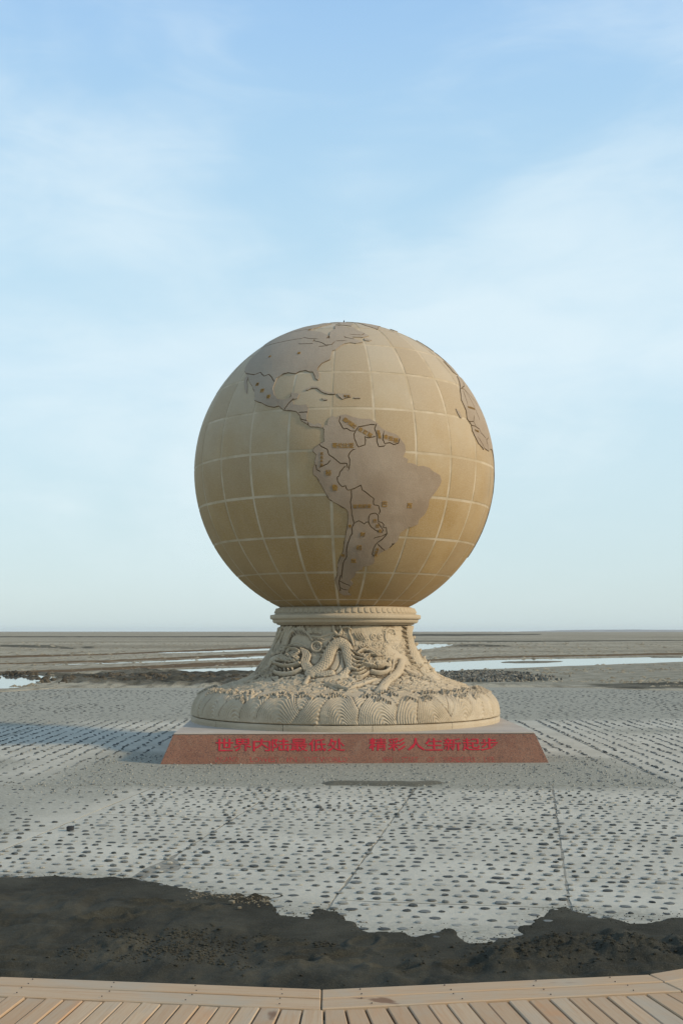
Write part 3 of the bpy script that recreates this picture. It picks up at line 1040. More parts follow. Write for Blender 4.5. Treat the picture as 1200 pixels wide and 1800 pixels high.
# ------------------------------------------------------------------ loose things on the pavement
def rock(name, px, py, sx_, sy_, sz_, mat, label, cat, seed, group=None):
    r2 = random.Random(seed)
    bm = bmesh.new()
    bmesh.ops.create_icosphere(bm, subdivisions=2, radius=1)
    for v in bm.verts:
        k = 1 + r2.uniform(-0.16, 0.16)
        v.co = Vector((max(-0.72, min(0.72, v.co.x * k)) * sx_, max(-0.72, min(0.72, v.co.y * k)) * sy_, max(-0.6, min(0.66, v.co.z * k)) * sz_))
    zmin = min(v.co.z for v in bm.verts)
    for v in bm.verts:
        v.co.z -= zmin
    g = gnd(px, py)
    return link(name, bm_mesh(name, bm, [mat]), None, (g.x, g.y, 0.0), r2.uniform(-.3, .3), label, cat, group)


rock('rock', 124, 1460, 0.05, 0.045, 0.036, M_ROCK, 'angular black rock lying alone on the pale pavement at left', 'rock', 3)
for i, (px, py, s, lb) in enumerate(((407, 1593, 0.022, 'larger tan pebble on the sand edge below the grit patch'),
                                     (421, 1602, 0.014, 'small tan pebble lying lowest on the dark sand below the grit patch'),
                                     (384, 1584, 0.014, 'small tan pebble at the left end of the grit patch'))):
    o = rock('pebble', px, py, s * 1.4, s, s * 0.8, M_TAN, lb, 'pebble', 20 + i, 'pebbles by the grit patch')
    o.location.z = 0.02
gv, gf = [], []
gl = [tuple(gnd(x, y)[:2]) for x, y in ((336, 1574), (380, 1578), (430, 1585), (475, 1584))]
for k in range(300):
    i_ = random.choice((0, 1, 1, 2, 2, 2))
    t_ = random.random()
    x = gl[i_][0] + (gl[i_ + 1][0] - gl[i_][0]) * t_ + random.gauss(0, 0.03)
    y = gl[i_][1] + (gl[i_ + 1][1] - gl[i_][1]) * t_ + random.gauss(0, 0.07)
    s = 0.002 + 0.007 * random.random() ** 2
    hit = bvh.ray_cast(Vector((x, y, 2)), Vector((0, 0, -1)))
    z = max(hit[0].z if hit[0] is not None else 0.0, 0.002)
    b = len(gv)
    for v in ico_v:
        k_ = random.uniform(0.75, 1.2)
        gv.append((x + s * v.x * k_ * 1.3, y + s * v.y * k_, z + s * (v.z * k_ * 0.8 + 0.4)))
    gf += [tuple(i + b for i in f) for f in ico_f]
link('grit', mesh_np('grit', gv, gf, [M_TAN]), label='patch of tan grit at the edge of the dark sand', cat='grit', kind='stuff')

# ------------------------------------------------------------------ boardwalk
DECK_Z, BT = 0.40, 0.045
DECK = link('boardwalk', None, loc=(0, 5.3, DECK_Z), label='pale pine boardwalk with a double plank edge in the foreground', cat='boardwalk')
E0 = [gnd(-420, 1701, DECK_Z), gnd(0, 1718, DECK_Z), gnd(565, 1741, DECK_Z), gnd(1140, 1714, DECK_Z), gnd(1640, 1630, DECK_Z)]
E0 = [Vector((v.x, v.y)) for v in E0]


def offset_line(line, d):
    out = []
    for i, p in enumerate(line):
        ds = []
        if i > 0:
            ds.append((p - line[i - 1]).normalized())
        if i < len(line) - 1:
            ds.append((line[i + 1] - p).normalized())
        ns = [Vector((q.y, -q.x)) for q in ds]
        if len(ns) == 2:
            out.append(p + (ns[0] + ns[1]) / (1 + ns[0].dot(ns[1])) * d)
        else:
            out.append(p + ns[0] * d)
    return out


def plank(name, quad, top, thick, long_x=False, jag=0.002):
    """board from four ground corners (far-left, far-right, near-right, near-left), edges eased"""
    c = sum((Vector(q) for q in quad), Vector((0, 0))) / 4
    q = [Vector(v_) for v_ in quad]
    d_ = (q[1] - q[0]) if long_x else ((q[0] + q[1]) / 2 - (q[2] + q[3]) / 2)
    ang = math.atan2(-d_.x, d_.y)
    ci, si = math.cos(-ang), math.sin(-ang)
    bm = bmesh.new()
    lo, hi = [], []
    for v_ in q:
        z = top + random.uniform(-jag, jag)
        x, y = v_.x - c.x, v_.y - c.y
        x, y = ci * x - si * y, si * x + ci * y
        hi.append(bm.verts.new((x, y, z - DECK_Z)))
        lo.append(bm.verts.new((x, y, z - thick - DECK_Z)))
    bm.faces.new(hi[::-1])
    bm.faces.new(lo)
    for i in range(4):
        j = (i + 1) % 4
        bm.faces.new((hi[i], hi[j], lo[j], lo[i]))
    bmesh.ops.recalc_face_normals(bm, faces=bm.faces)
    me = bm_mesh(name, bm, [M_WOOD], bevel=0.004)
    return link(name, me, DECK, (c.x, c.y - 5.3, 0), ang)


o1, o2, o3, o4 = E0, offset_line(E0, 0.122), offset_line(E0, 0.127), offset_line(E0, 0.262)
for k in range(4):
    for (A, B, zt) in ((o1, o2, DECK_Z + 0.004), (o3, o4, DECK_Z + 0.002)):
        a, b, c, d_ = A[k], A[k + 1], B[k + 1], B[k]
        t = (b - a).normalized() * 0.003
        plank('edge_plank', [a + t, b - t, c - t, d_ + t], zt, 0.05, True)
# boards, fanned at the bends
inner = offset_line(E0, 0.262)
cum = [0]
for a, b in zip(inner[:-1], inner[1:]):
    cum.append(cum[-1] + (b - a).length)


def along(s):
    for k in range(len(cum) - 1):
        if s <= cum[k + 1] or k == len(cum) - 2:
            return inner[k] + (inner[k + 1] - inner[k]) * ((s - cum[k]) / (cum[k + 1] - cum[k])), k


dirs = []
for k in range(4):
    t = (inner[k + 1] - inner[k]).normalized()
    dirs.append(math.atan2(-t.x, t.y))            # heading of the board, towards the viewer


def heading(s):
    # smooth change over 0.35 m either side of each bend
    h = dirs[0]
    for k in range(1, 4):
        h += (dirs[k] - dirs[k - 1]) * float(sstep(cum[k] - 0.34, cum[k] + 0.34, np.array(s)))
    return h


s = 0.02
edges_s = []
while s < cum[-1] - 0.05:
    edges_s.append(s)
    s += random.choice((0.084, 0.087, 0.09, 0.093))
LEN = 5.6
for a, b in zip(edges_s[:-1], edges_s[1:]):
    g = random.uniform(0.002, 0.0055)
    pa, _ = along(a + g)
    pb, _ = along(b - g)
    ha, hb = heading(a), heading(b)
    da = Vector((math.cos(ha), math.sin(ha)))
    db = Vector((math.cos(hb), math.sin(hb)))
    if da.y > 0:
        da, db = -da, -db
    plank('board', [pa + da * 0.006, pb + db * 0.006, pb + db * LEN, pa + da * LEN], DECK_Z + random.uniform(-0.006, 0.0), 0.04)
# screw heads along the edge planks
bm = bmesh.new()
bmesh.ops.create_cone(bm, cap_ends=True, segments=8, radius1=0.0032, radius2=0.003, depth=0.003)
screw_me = bm_mesh('screw', bm, [M_METAL])
for k in range(4):
    for (A, B) in ((o1, o2), (o3, o4)):
        L_ = (A[k + 1] - A[k]).length
        for j in range(int(L_ / 0.36)):
            for w_ in (0.22, 0.78):
                t_ = (j + 0.5 + random.uniform(-.06, .06)) / int(L_ / 0.36)
                p_ = (A[k] + (A[k + 1] - A[k]) * t_) * (1 - w_) + (B[k] + (B[k + 1] - B[k]) * t_) * w_
                link('screw', screw_me, DECK, (p_.x, p_.y - 5.3, 0.0065))
# joists and posts carry the boards
for (x0, x1, yy) in ((-2.6, 2.9, 4.75), (-2.6, 2.9, 3.2), (-2.6, 2.9, 1.4), (-2.6, 2.9, 0.3)):
    bm = bmesh.new()
    box_bm(bm, x0, x1, yy - 5.3 - .04, yy - 5.3 + .04, -0.16, -0.052)
    link('joist', bm_mesh('joist', bm, [M_WOOD]), DECK)
    for px in (-2.3, -0.8, 0.8, 2.3):
        bm = bmesh.new()
        box_bm(bm, px - .05, px + .05, yy - 5.3 - .05, yy - 5.3 + .05, -DECK_Z - .02, -0.162)
        link('post', bm_mesh('post', bm, [M_WOOD]), DECK)

# ------------------------------------------------------------------ the globe monument
MONU = link('globe_monument', None, None, MON, MON_ROT,
            'huge sandstone globe on a dragon-carved flared pedestal above a red granite plinth', 'monument')

# --- plinth: battered granite block with facing panels, top slab, inscription
HB, HT, PZ = 2.955, 2.776, 0.447
bm = bmesh.new()
v = [bm.verts.new(p) for p in [(-HB + .03, -HB + .03, -0.02), (HB - .03, -HB + .03, -0.02), (HB - .03, HB - .03, -0.02), (-HB + .03, HB - .03, -0.02),
                               (-HT + .03, -HT + .03, PZ - .03), (HT - .03, -HT + .03, PZ - .03), (HT - .03, HT - .03, PZ - .03), (-HT + .03, HT - .03, PZ - .03)]]
for fc in ((3, 2, 1, 0), (4, 5, 6, 7), (0, 1, 5, 4), (1, 2, 6, 5), (2, 3, 7, 6), (3, 0, 4, 7)):
    bm.faces.new([v[i] for i in fc])
PLINTH = link('plinth', bm_mesh('plinth', bm, [M_GRAN]), MONU, (0.045, 0, 0))
bm = bmesh.new()
box_bm(bm, -HT - .004, HT + .004, -HT - .004, HT + .004, PZ - 0.022, PZ)
link('top_slab', bm_mesh('top_slab', bm, [M_TOP], bevel=0.006), PLINTH)


def face_pt(side, u, t, out=0.0):
    """point on a battered side: u -1..1 along it, t 0..1 up it"""
    zt = PZ - 0.024
    h = HB + (HT - HB) * (t * zt / PZ)
    slope = math.atan2(HB - HT, PZ)
    x, y, z = u * h, -h - out * math.cos(slope), t * zt + out * math.sin(slope)
    c, s_ = (1, 0, -1, 0)[side], (0, 1, 0, -1)[side]
    return (c * x - s_ * y, s_ * x + c * y, z)


for side in range(4):
    cuts = [-1, -0.62, -0.17, 0.195, 0.6, 1]
    for a, b in zip(cuts[:-1], cuts[1:]):
        g = 0.0006
        p = [face_pt(side, a + g, 0), face_pt(side, b - g, 0), face_pt(side, b - g, 1), face_pt(side, a + g, 1)]
        q = [face_pt(side, a + g, 0, -0.022), face_pt(side, b - g, 0, -0.022), face_pt(side, b - g, 1, -0.022), face_pt(side, a + g, 1, -0.022)]
        me = mesh_np('facing_panel', p + q, [(0, 1, 2, 3), (4, 7, 6, 5), (0, 4, 5, 1), (1, 5, 6, 2), (2, 6, 7, 3), (3, 7, 4, 0)], [M_GRAN])
        link('facing_panel', me, PLINTH)


def glyph(ch, weight=0.0, extrude=0.0):
    cu_ = bpy.data.curves.new('glyph', 'FONT')
    cu_.body, cu_.offset, cu_.extrude, cu_.resolution_u = ch, weight, extrude, 2
    ob = bpy.data.objects.new('glyph', cu_)
    COL.objects.link(ob)
    dg = bpy.context.evaluated_depsgraph_get()
    m = bpy.data.meshes.new_from_object(ob.evaluated_get(dg))
    bpy.data.objects.remove(ob)
    co = np.array([tuple(v_.co) for v_ in m.vertices])
    fs_ = [tuple(p_.vertices) for p_ in m.polygons]
    bpy.data.meshes.remove(m)
    return co, fs_


def face_text(name, ch, cx, cz, w, h, mat, bold, ex):
    """lettering on the front face; cx, cz the centre in monument coordinates; bold thickens the strokes"""
    co, fs_ = glyph(ch, 0.0, 1.0)
    if len(co) == 0:
        return
    lo, hi = co.min(0), co.max(0)
    VV, FF = [], []
    shifts = [(0, 0)] if not bold else [(0, 0), (bold, 0), (-bold, 0), (0, bold * .6), (0, -bold * .6), (bold * .7, -bold * .45), (-bold * .7, bold * .45)]
    for k, (du, dv) in enumerate(shifts):
        off_ = len(VV)
        for (x, y, z) in co:
            u = cx + du + ((x - (lo[0] + hi[0]) / 2) / (hi[0] - lo[0])) * w
            t = (cz + dv + ((y - (lo[1] + hi[1]) / 2) / (hi[1] - lo[1])) * h) / (PZ - 0.024)
            hh = HB + (HT - HB) * t
            VV.append(face_pt(0, u / hh, t, ex + 0.0004 * k if z > 0 else -0.004 - 0.0004 * k))
        FF += [tuple(q + off_ for q in f2) for f2 in fs_]
    link(name, mesh_np(name, VV, FF, [mat]), PLINTH)


MINV = (Matrix.Translation(MON) @ Matrix.Rotation(MON_ROT, 4, 'Z')).inverted()


def on_front(px, py):
    """photo point -> (x, z) on the plinth's front face"""
    d_, o_ = ray(px, py), Vector((0, 0, EYE))
    lo_, hi_ = 10.0, 30.0
    for _ in range(50):
        m_ = (lo_ + hi_) / 2
        w_ = MINV @ (o_ + d_ * m_)
        h_ = HB + (HT - HB) * (w_.z / PZ)
        if w_.y < -h_:
            lo_ = m_
        else:
            hi_ = m_
    return w_.x - 0.045, w_.z


L1 = [('世', 395), ('界', 427), ('内', 460.5), ('陆', 493.5), ('最', 525.5), ('低', 558), ('处', 591),
      ('精', 663.5), ('彩', 697), ('人', 730.5), ('生', 762), ('新', 794), ('起', 827), ('步', 858.5)]
for ch, px in L1:
    x, z = on_front(px, 1309.5 if px < 620 else 1308.5)
    face_text('character', ch, x, z, 0.262, 0.178, M_RED, 0.004, 0.004)
L2 = [('INLAND', 399, 40), ('LOWEST', 466, 52), ('IN', 513, 17), ('THE WORLD', 572, 76),
      ('NEW', 681, 17), ('START', 720, 29), ('OF', 757, 14), ('WONDERFUL', 807, 58), ('LIFE', 859.5, 19)]
for tx, px, wpx in L2:
    x, z = on_front(px, 1335)
    face_text('small_word', tx, x, z, wpx / 115.0, 0.075, M_FADED, 0.0, 0.002)

# --- pedestal: turned profile with carved relief
PROF = [(2.115, 1.165), (2.02, 1.165), (1.92, 1.185), (1.82, 1.215), (1.70, 1.275), (1.57, 1.365), (1.44, 1.455), (1.34, 1.53), (1.27, 1.60), (1.20, 1.70), (1.15, 1.82), (1.10, 1.96),
        (1.05, 2.12), (1.00, 2.29), (0.95, 2.43), (0.89, 2.545), (0.82, 2.615), (0.73, 2.655), (0.63, 2.67), (0.545, 2.672)]
pz_, pr_ = np.array([p[0] for p in PROF]), np.array([p[1] for p in PROF])
tt = np.concatenate([[0], np.cumsum(np.hypot(np.diff(pz_), np.diff(pr_)))])
SLEN = tt[-1]
NS = 300
ss = np.linspace(0, SLEN, NS)
zz_ = np.interp(ss, tt, pz_)
rr_ = np.interp(ss, tt, pr_)
ker = np.hanning(25)
ker /= ker.sum()
pad = 12
zz_ = np.convolve(np.concatenate([2 * zz_[0] - zz_[pad:0:-1], zz_, 2 * zz_[-1] - zz_[-2:-pad - 2:-1]]), ker, 'valid')
rr_ = np.convolve(np.concatenate([2 * rr_[0] - rr_[pad:0:-1], rr_, 2 * rr_[-1] - rr_[-2:-pad - 2:-1]]), ker, 'valid')
dz_, dr_ = np.gradient(zz_, ss), np.gradient(rr_, ss)
nl = np.hypot(dz_, dr_)
nr_, nz2 = -dz_ / nl, dr_ / nl                # outward normal of the profile
th = np.concatenate([np.radians(np.linspace(-104, 104, 1000)), np.radians(np.linspace(104, 256, 190))[1:-1]])
TH, SS = np.meshgrid(th, ss, indexing='ij')
RRg = np.repeat(rr_[None, :], len(th), 0)
HGT = np.zeros(TH.shape)
DRAG = np.zeros(TH.shape)                     # which carved dragon a point belongs to


def ped(px, py):
    """photo point -> (angle, profile length) on the pedestal"""
    d_, o_ = ray(px, py), Vector((0, 0, EYE))
    prev = None
    for k in range(420):
        w_ = MINV @ (o_ + d_ * (17.6 + k * 0.012))
        rho = math.hypot(w_.x, w_.y)
        z = w_.z
        if zz_[-1] <= z <= zz_[0]:
            r_s = float(np.interp(-z, -zz_, rr_))
            if rho <= r_s:
                return math.atan2(w_.x, -w_.y), float(np.interp(-z, -zz_, ss))
        # best approach for points just outside the silhouette
        gap = rho - float(np.interp(-np.clip(z, zz_[-1], zz_[0]), -zz_, rr_))
        if prev is None or gap < prev[0]:
            prev = (gap, math.atan2(w_.x, -w_.y), float(np.interp(-np.clip(z, zz_[-1], zz_[0]), -zz_, ss)))
    return prev[1], prev[2]


PXM = 110.0                                    # photo pixels per metre at the pedestal's front


def stroke(pts, r, h, soft=1.0, dragon=0, mode='max', taper=False, scales=False, ab=None):
    """raise (or cut) a rounded ridge along a line of photo points; r in pixels, h in metres"""
    P_ = ab if ab is not None else [ped(*p) for p in pts]
    rm = r / PXM if ab is None else r
    a0, a1 = min(p[0] for p in P_), max(p[0] for p in P_)
    s0, s1 = min(p[1] for p in P_), max(p[1] for p in P_)
    rl = float(np.interp(sum(p[1] for p in P_) / len(P_), ss, rr_))
    ia = np.where((th > a0 - rm / rl * 1.5) & (th < a1 + rm / rl * 1.5))[0]
    js = np.where((ss > s0 - rm * 1.5) & (ss < s1 + rm * 1.5))[0]
    if len(ia) == 0 or len(js) == 0:
        return
    sl_ = np.ix_(ia, js)
    U, V = TH[sl_] * rl, SS[sl_]
    q = [(p[0] * rl, p[1]) for p in P_]
    if len(q) == 1:
        dist = np.hypot(U - q[0][0], V - q[0][1])
        tpar = np.zeros(U.shape)
        lat = dist
    else:
        dist = np.full(U.shape, 1e9)
        tpar = np.zeros(U.shape)
        acc = 0.0
        tot = sum(math.dist(a, b) for a, b in zip(q[:-1], q[1:]))
        for (ax, ay), (bx, by) in zip(q[:-1], q[1:]):
            dx, dy = bx - ax, by - ay
            L = math.hypot(dx, dy) + 1e-9
            t = np.clip(((U - ax) * dx + (V - ay) * dy) / L ** 2, 0, 1)
            dd = np.hypot(U - ax - t * dx, V - ay - t * dy)
            m = dd < dist
            dist = np.where(m, dd, dist)
            tpar = np.where(m, acc + t * L, tpar)
            acc += L
        lat = dist
        if taper:
            rm = rm * (1 - 0.75 * tpar / tot)
    k = np.clip(1 - (dist / rm) ** 2, 0, 1) ** (0.5 * soft)
    hh = h * k
    if scales:
        w = 0.040
        row = np.floor(tpar / w)
        fu = tpar / w - row
        fv = (dist / w + 0.5 * (row % 2)) % 1.0
        hh = hh + np.where(k > 0.25, 0.015 * (1 - np.clip(((fv - 0.5) * 2) ** 2 + (fu - 0.15) ** 2, 0, 1)), 0)
    if mode == 'max':
        HGT[sl_] = np.where(k > 0, np.maximum(HGT[sl_], hh), HGT[sl_])
    else:
        HGT[sl_] += hh
    if dragon:
        DRAG[sl_] = np.where(k > 0.05, dragon, DRAG[sl_])


def smooth_line(pts, n=6):
    out = []
    for i in range(len(pts) - 1):
        p0, p1, p2, p3 = pts[max(i - 1, 0)], pts[i], pts[i + 1], pts[min(i + 2, len(pts) - 1)]
        for k in range(n):
            t = k / n
            out.append(tuple(0.5 * ((2 * p1[j]) + (-p0[j] + p2[j]) * t + (2 * p0[j] - 5 * p1[j] + 4 * p2[j] - p3[j]) * t * t + (-p0[j] + 3 * p1[j] - 3 * p2[j] + p3[j]) * t ** 3) for j in (0, 1)))
    out.append(pts[-1])
    return out


def st(pts, r, h, **k):
    stroke(smooth_line(pts, 4) if len(pts) > 2 else pts, r, h, **k)


def spiral(cx, cy, r, h=0.022):
    pts = [(cx + r * (1 - k / 22) * math.cos(0.8 + k * 0.52), cy + r * (1 - k / 22) * 0.95 * math.sin(0.8 + k * 0.52)) for k in range(20)]
    stroke(pts, 1.35, h)


# broken rock and foam over the foot of the neck
rs = random.Random(5)
s_hi, s_lo = ped(606, 1186)[1], ped(606, 1217)[1]
for k in range(1300):
    a = rs.uniform(-1.82, 1.82)
    side = max(0.0, (abs(a) - 0.25))
    s_a = s_hi - 0.30 * min(side, 1) + (s_lo - s_hi + 0.3 * min(side, 1)) * rs.random()
    L = rs.uniform(0.03, 0.13)
    sl0 = rs.gauss(0.25 if a > 0 else -0.25, 0.5) + (0.6 * a)
    rl = float(np.interp(s_a, ss, rr_))
    pts = [(a - L / 2 / rl, s_a - L * sl0 * 0.4), (a, s_a + rs.uniform(-.012, .012)), (a + L / 2 / rl, s_a + L * sl0 * 0.4)]
    up = rs.random() < 0.72
    stroke(None, rs.uniform(0.008, 0.021), rs.uniform(0.012, 0.036) if up else -rs.uniform(0.012, 0.032), ab=pts, mode='max' if up else 'add', soft=1.2, taper=rs.random() < .5)

# wave ring: overlapping lobes filled with arcs, foam claws along the crests
s_w0, s_w1 = s_lo - 0.03, SLEN - 0.005
lobes, claws = [], []
for row, (cnt_, lo_t, hi_t) in enumerate(((20, -0.03, 0.06), (23, 0.07, 0.17), (21, 0.16, 0.25))):
    for k in range(cnt_):
        lobes.append((row, -math.pi * 0.62 + (k + 0.5 * (row % 2) + rs.uniform(0.25, 0.75)) * (2 * math.pi * 0.62) / cnt_, rs.uniform(0.24, 0.36), s_w0 + rs.uniform(lo_t, hi_t), rs.choice((1, 1, -1))))
for (row, a_c, wl, topv, mir) in lobes:
    ia = np.where(np.abs(th - a_c) < 0.24)[0]
    js = np.where(ss > s_w0 - 0.10)[0]
    g_ = np.ix_(ia, js)
    U, V = (TH[g_] - a_c) * 2.62 * mir, SS[g_]
    cyv = s_w1 + 0.04
    hgt_l = cyv - topv
    # skewed hill: the crest leans to one side
    Us = U + 0.10 * np.sin(np.clip((V - topv) / hgt_l, 0, 1) * math.pi)
    wr = wl * (1 + 0.35 * sstep(0.3, 1.0, (V - topv) / hgt_l))
    rad = np.hypot(Us / wr, (V - cyv) / hgt_l) + 0.02 * fbm(U * 9 + a_c * 7, V * 9, 2, 171)
    m = sstep(1.0, 0.96, rad)
    nlin = rs.uniform(6.0, 8.0) * hgt_l / 0.42
    arc = np.sin(rad * nlin * 2 * math.pi + rs.uniform(0, 6))
    # part of the hill carries a counter-curl
    cu_, cv_2 = rs.uniform(-0.14, -0.02), topv + rs.uniform(0.06, 0.20)
    curl = np.hypot(U - cu_, V - cv_2)
    arc = np.where(curl < 0.085, np.sin(curl * 2 * math.pi / 0.042 + 1), arc)
    lvl = 0.006 + 0.009 * row + 0.020 * np.sqrt(np.clip(1 - rad ** 2, 0, 1))
    soft_ = 0.35 + 0.65 * sstep(-0.25, 0.25, fbm(U * 5 + a_c * 3, V * 5, 2, 173))
    hh = lvl + 0.0085 * arc * soft_
    HGT[g_] = np.where(m > 0.02, HGT[g_] * (1 - m) + hh * m, HGT[g_])
    HGT[g_] -= 0.011 * np.exp(-((rad - 1.0) / 0.03) ** 2)
    claws.append((a_c, mir, cu_, cv_2))
for (a_c, mir, cu_, cv_2) in claws:
    for c in range(rs.choice((4, 5, 6, 7))):
        u0 = cu_ - 0.08 + 0.036 * c + rs.uniform(-.008, .008)
        v0 = cv_2 + 0.03 * abs(c - 2) - rs.uniform(0.0, 0.03)
        a1 = a_c + mir * u0 / 2.62
        stroke(None, 0.014, 0.07, ab=[(a1, v0 + 0.028), (a1 + mir * 0.005, v0), (a1 - mir * 0.006, v0 - 0.03)], taper=True)
        stroke(None, 0.012, -0.055, ab=[(a1 + mir * 0.008, v0 + 0.025), (a1 + mir * 0.012, v0 - 0.025)], mode='add')
# shallow cloud curls fill the plain ground of the neck
for k in range(70):
    a, s_a, r0 = rs.uniform(-1.8, 1.8), rs.uniform(0.06, s_hi - 0.1), rs.uniform(0.025, 0.055)
    rl = float(np.interp(s_a, ss, rr_))
    w0 = rs.uniform(0, 6)
    stroke(None, 0.010, 0.016, ab=[(a + r0 * (1 - q / 20) * math.cos(w0 + q * .55) / rl, s_a + r0 * (1 - q / 20) * math.sin(w0 + q * .55)) for q in range(17)])
    if rs.random() < 0.6:
        stroke(None, 0.010, 0.018, ab=[(a + r0 / rl, s_a), (a + (r0 + 0.07) / rl, s_a + rs.uniform(-.04, .04)), (a + (r0 + 0.15) / rl, s_a + rs.uniform(-.06, .06))], taper=True)

# long locks down the left flank
for k in range(16):
    x0 = 482 + k * 2.1 + rs.uniform(-1, 1)
    st([(x0 + 6, 1100 + rs.uniform(0, 14)), (x0, 1120 + rs.uniform(-4, 4)), (x0 - 9 + rs.uniform(-3, 3), 1142), (x0 - 20 + rs.uniform(-4, 4), 1166), (x0 - 34, 1188)], rs.uniform(2.2, 3.6), rs.uniform(0.04, 0.075), taper=True)
for k in range(10):
    x0 = 500 + k * 3.6
    st([(x0, 1101 + rs.uniform(0, 4)), (x0 + 4, 1108), (x0 + 5 + k * .5, 1115 + rs.uniform(-2, 5))], 2.0, 0.04, taper=True)
st([(528, 1103), (537, 1110), (545, 1118), (549, 1125)], 2.4, 0.035)
st([(505, 1136), (516, 1131), (525, 1130), (540, 1138)], 2.0, 0.022)

# left dragon: head towards the left, scaled body arching to the right
A = dict(dragon=1)
st([(548, 1184), (562, 1176), (573, 1164), (579, 1149), (587, 1136), (598, 1131), (608, 1138), (613, 1154), (619, 1170)], 11.5, 0.075, scales=True, **A)
st([(540, 1170), (552, 1182), (566, 1186), (582, 1184)], 8, 0.05, scales=True, **A)
for (x, y) in ((571, 1169), (566, 1162), (565, 1153), (568, 1145), (573, 1137), (580, 1129), (589, 1123), (599, 1121), (609, 1126), (616, 1134)):
    st([(x + (592 - x) * 0.2, y + (1155 - y) * 0.2), (x - 1.5, y - 1)], 2.8, 0.062, taper=True, **A)
st([(596, 1147), (598, 1160), (593, 1174), (586, 1182)], 1.6, -0.02, mode='add')
st([(512, 1159)], 21, 0.085, **A)
st([(520, 1161), (504, 1160), (490, 1160), (483, 1163)], 11, 0.105, **A)
st([(486, 1153)], 6, 0.13, **A)
st([(494, 1150)], 5.5, 0.12, **A)
st([(484, 1167), (496, 1172), (512, 1174), (529, 1169)], 3.2, 0.125, **A)
st([(486, 1184), (500, 1188), (516, 1186), (530, 1179)], 4.2, 0.10, **A)
st([(487, 1177), (504, 1180), (524, 1177)], 3.0, -0.06, mode='add')
for (x, y) in ((490, 1176), (496, 1178), (503, 1179), (510, 1179), (517, 1178)):
    st([(x, y), (x - 1, y + 4)], 1.4, 0.10, taper=True, **A)
st([(492, 1160), (504, 1165), (516, 1166), (528, 1159)], 2.2, 0.13, **A)
st([(508, 1154), (518, 1157), (529, 1150)], 2.4, 0.125, **A)
st([(518, 1161)], 2.2, -0.03, mode='add')
st([(507, 1149), (513, 1143), (522, 1143), (529, 1147)], 2.6, 0.10, **A)
st([(500, 1148), (504, 1141), (515, 1137)], 2.4, 0.08, taper=True, **A)
for k in range(5):
    st([(531 + 2.6 * k, 1141 + k), (535 + 2.6 * k, 1154), (532 + 2.6 * k, 1167), (536 + 2.4 * k, 1180)], 1.9, 0.075 - 0.006 * k, **A)
for k in range(9):
    st([(480 - 2.5 * k, 1170 + 2 * k), (470 - 3 * k, 1178 + 2.5 * k), (462 - 4 * k, 1190 + 1.6 * k)], 2.6, 0.07, taper=True)
st([(557 + 8.5 * math.cos(t * .45), 1137 + 8.5 * math.sin(t * .45)) for t in range(14)], 2.2, 0.04)
st([(557 + 4.5 * math.cos(t * .5), 1137 + 4.5 * math.sin(t * .5)) for t in range(9)], 1.4, 0.025)
for c in ((545, 1108, 5), (555, 1108, 5), (563, 1110, 4)):
    spiral(*c)
st([(548, 1118), (562, 1120), (575, 1116), (586, 1112)], 2.0, 0.025)
st([(586, 1101), (588, 1110), (594, 1116), (599, 1113)], 3.0, 0.045)
st([(598, 1101), (600, 1107), (597, 1113)], 2.4, 0.045)
st([(603, 1103), (610, 1102), (616, 1106)], 2.2, 0.04)
# forearm and claws below the left dragon
st([(548, 1184), (541, 1194), (536, 1203)], 5, 0.05, **A)
st([(560, 1196), (580, 1194), (606, 1188)], 7, 0.035)
for k in range(4):
    st([(572 + 4 * k, 1204 + k), (584 + 5 * k, 1207 + k), (600 + 4 * k, 1212 + k)], 2.6, 0.07, taper=True, **A)
st([(570, 1206), (582, 1211), (592, 1214)], 2.4, -0.05, mode='add')

# right dragon: head towards the right, mane of flames
B = dict(dragon=2)
st([(600, 1188), (612, 1176), (612, 1160), (606, 1146)], 6, 0.04, scales=True, **B)
st([(641, 1162)], 19, 0.075, **B)
st([(646, 1167), (662, 1168), (678, 1168)], 11, 0.105, **B)
st([(681, 1164)], 5.5, 0.14, **B)
st([(674, 1161)], 5.0, 0.13, **B)
st([(677, 1167)], 2.4, -0.05, mode='add')
st([(637, 1164), (650, 1163), (664, 1162), (674, 1160)], 2.6, 0.13, **B)
st([(638, 1170), (652, 1173), (664, 1174), (674, 1170)], 2.8, 0.125, **B)
st([(652, 1183), (664, 1186), (676, 1184), (682, 1178)], 4.6, 0.11, **B)
st([(650, 1177), (662, 1179), (676, 1176)], 2.6, -0.06, mode='add')
for (x, y) in ((644, 1168), (650, 1169), (656, 1169.5), (662, 1169.5), (668, 1169)):
    st([(x, y)], 2.3, 0.125, **B)
st([(628, 1149), (636, 1144), (646, 1145), (656, 1150)], 3.0, 0.09, **B)
st([(633, 1143), (640, 1141), (644, 1138)], 2.4, 0.07, taper=True, **B)
st([(645, 1154), (652, 1153), (660, 1156)], 2.2, 0.12, **B)
st([(640, 1149)], 2.6, -0.05, mode='add')
for (p1, p2, p3) in (((638, 1156), (625, 1150), (613, 1142)), ((636, 1161), (623, 1157), (614, 1151)), ((635, 1166), (623, 1165), (615, 1160)), ((635, 1171), (624, 1172), (615, 1168)),
                     ((637, 1176), (626, 1180), (617, 1177)), ((641, 1181), (630, 1187), (619, 1186)), ((646, 1185), (637, 1192), (625, 1194))):
    st([p1, p2, p3], 2.7, 0.095, taper=True, **B)
    st([(p1[0], p1[1] + 2.6), (p2[0], p2[1] + 2.8), (p3[0] + 3, p3[1] + 3)], 1.5, -0.035, mode='add')
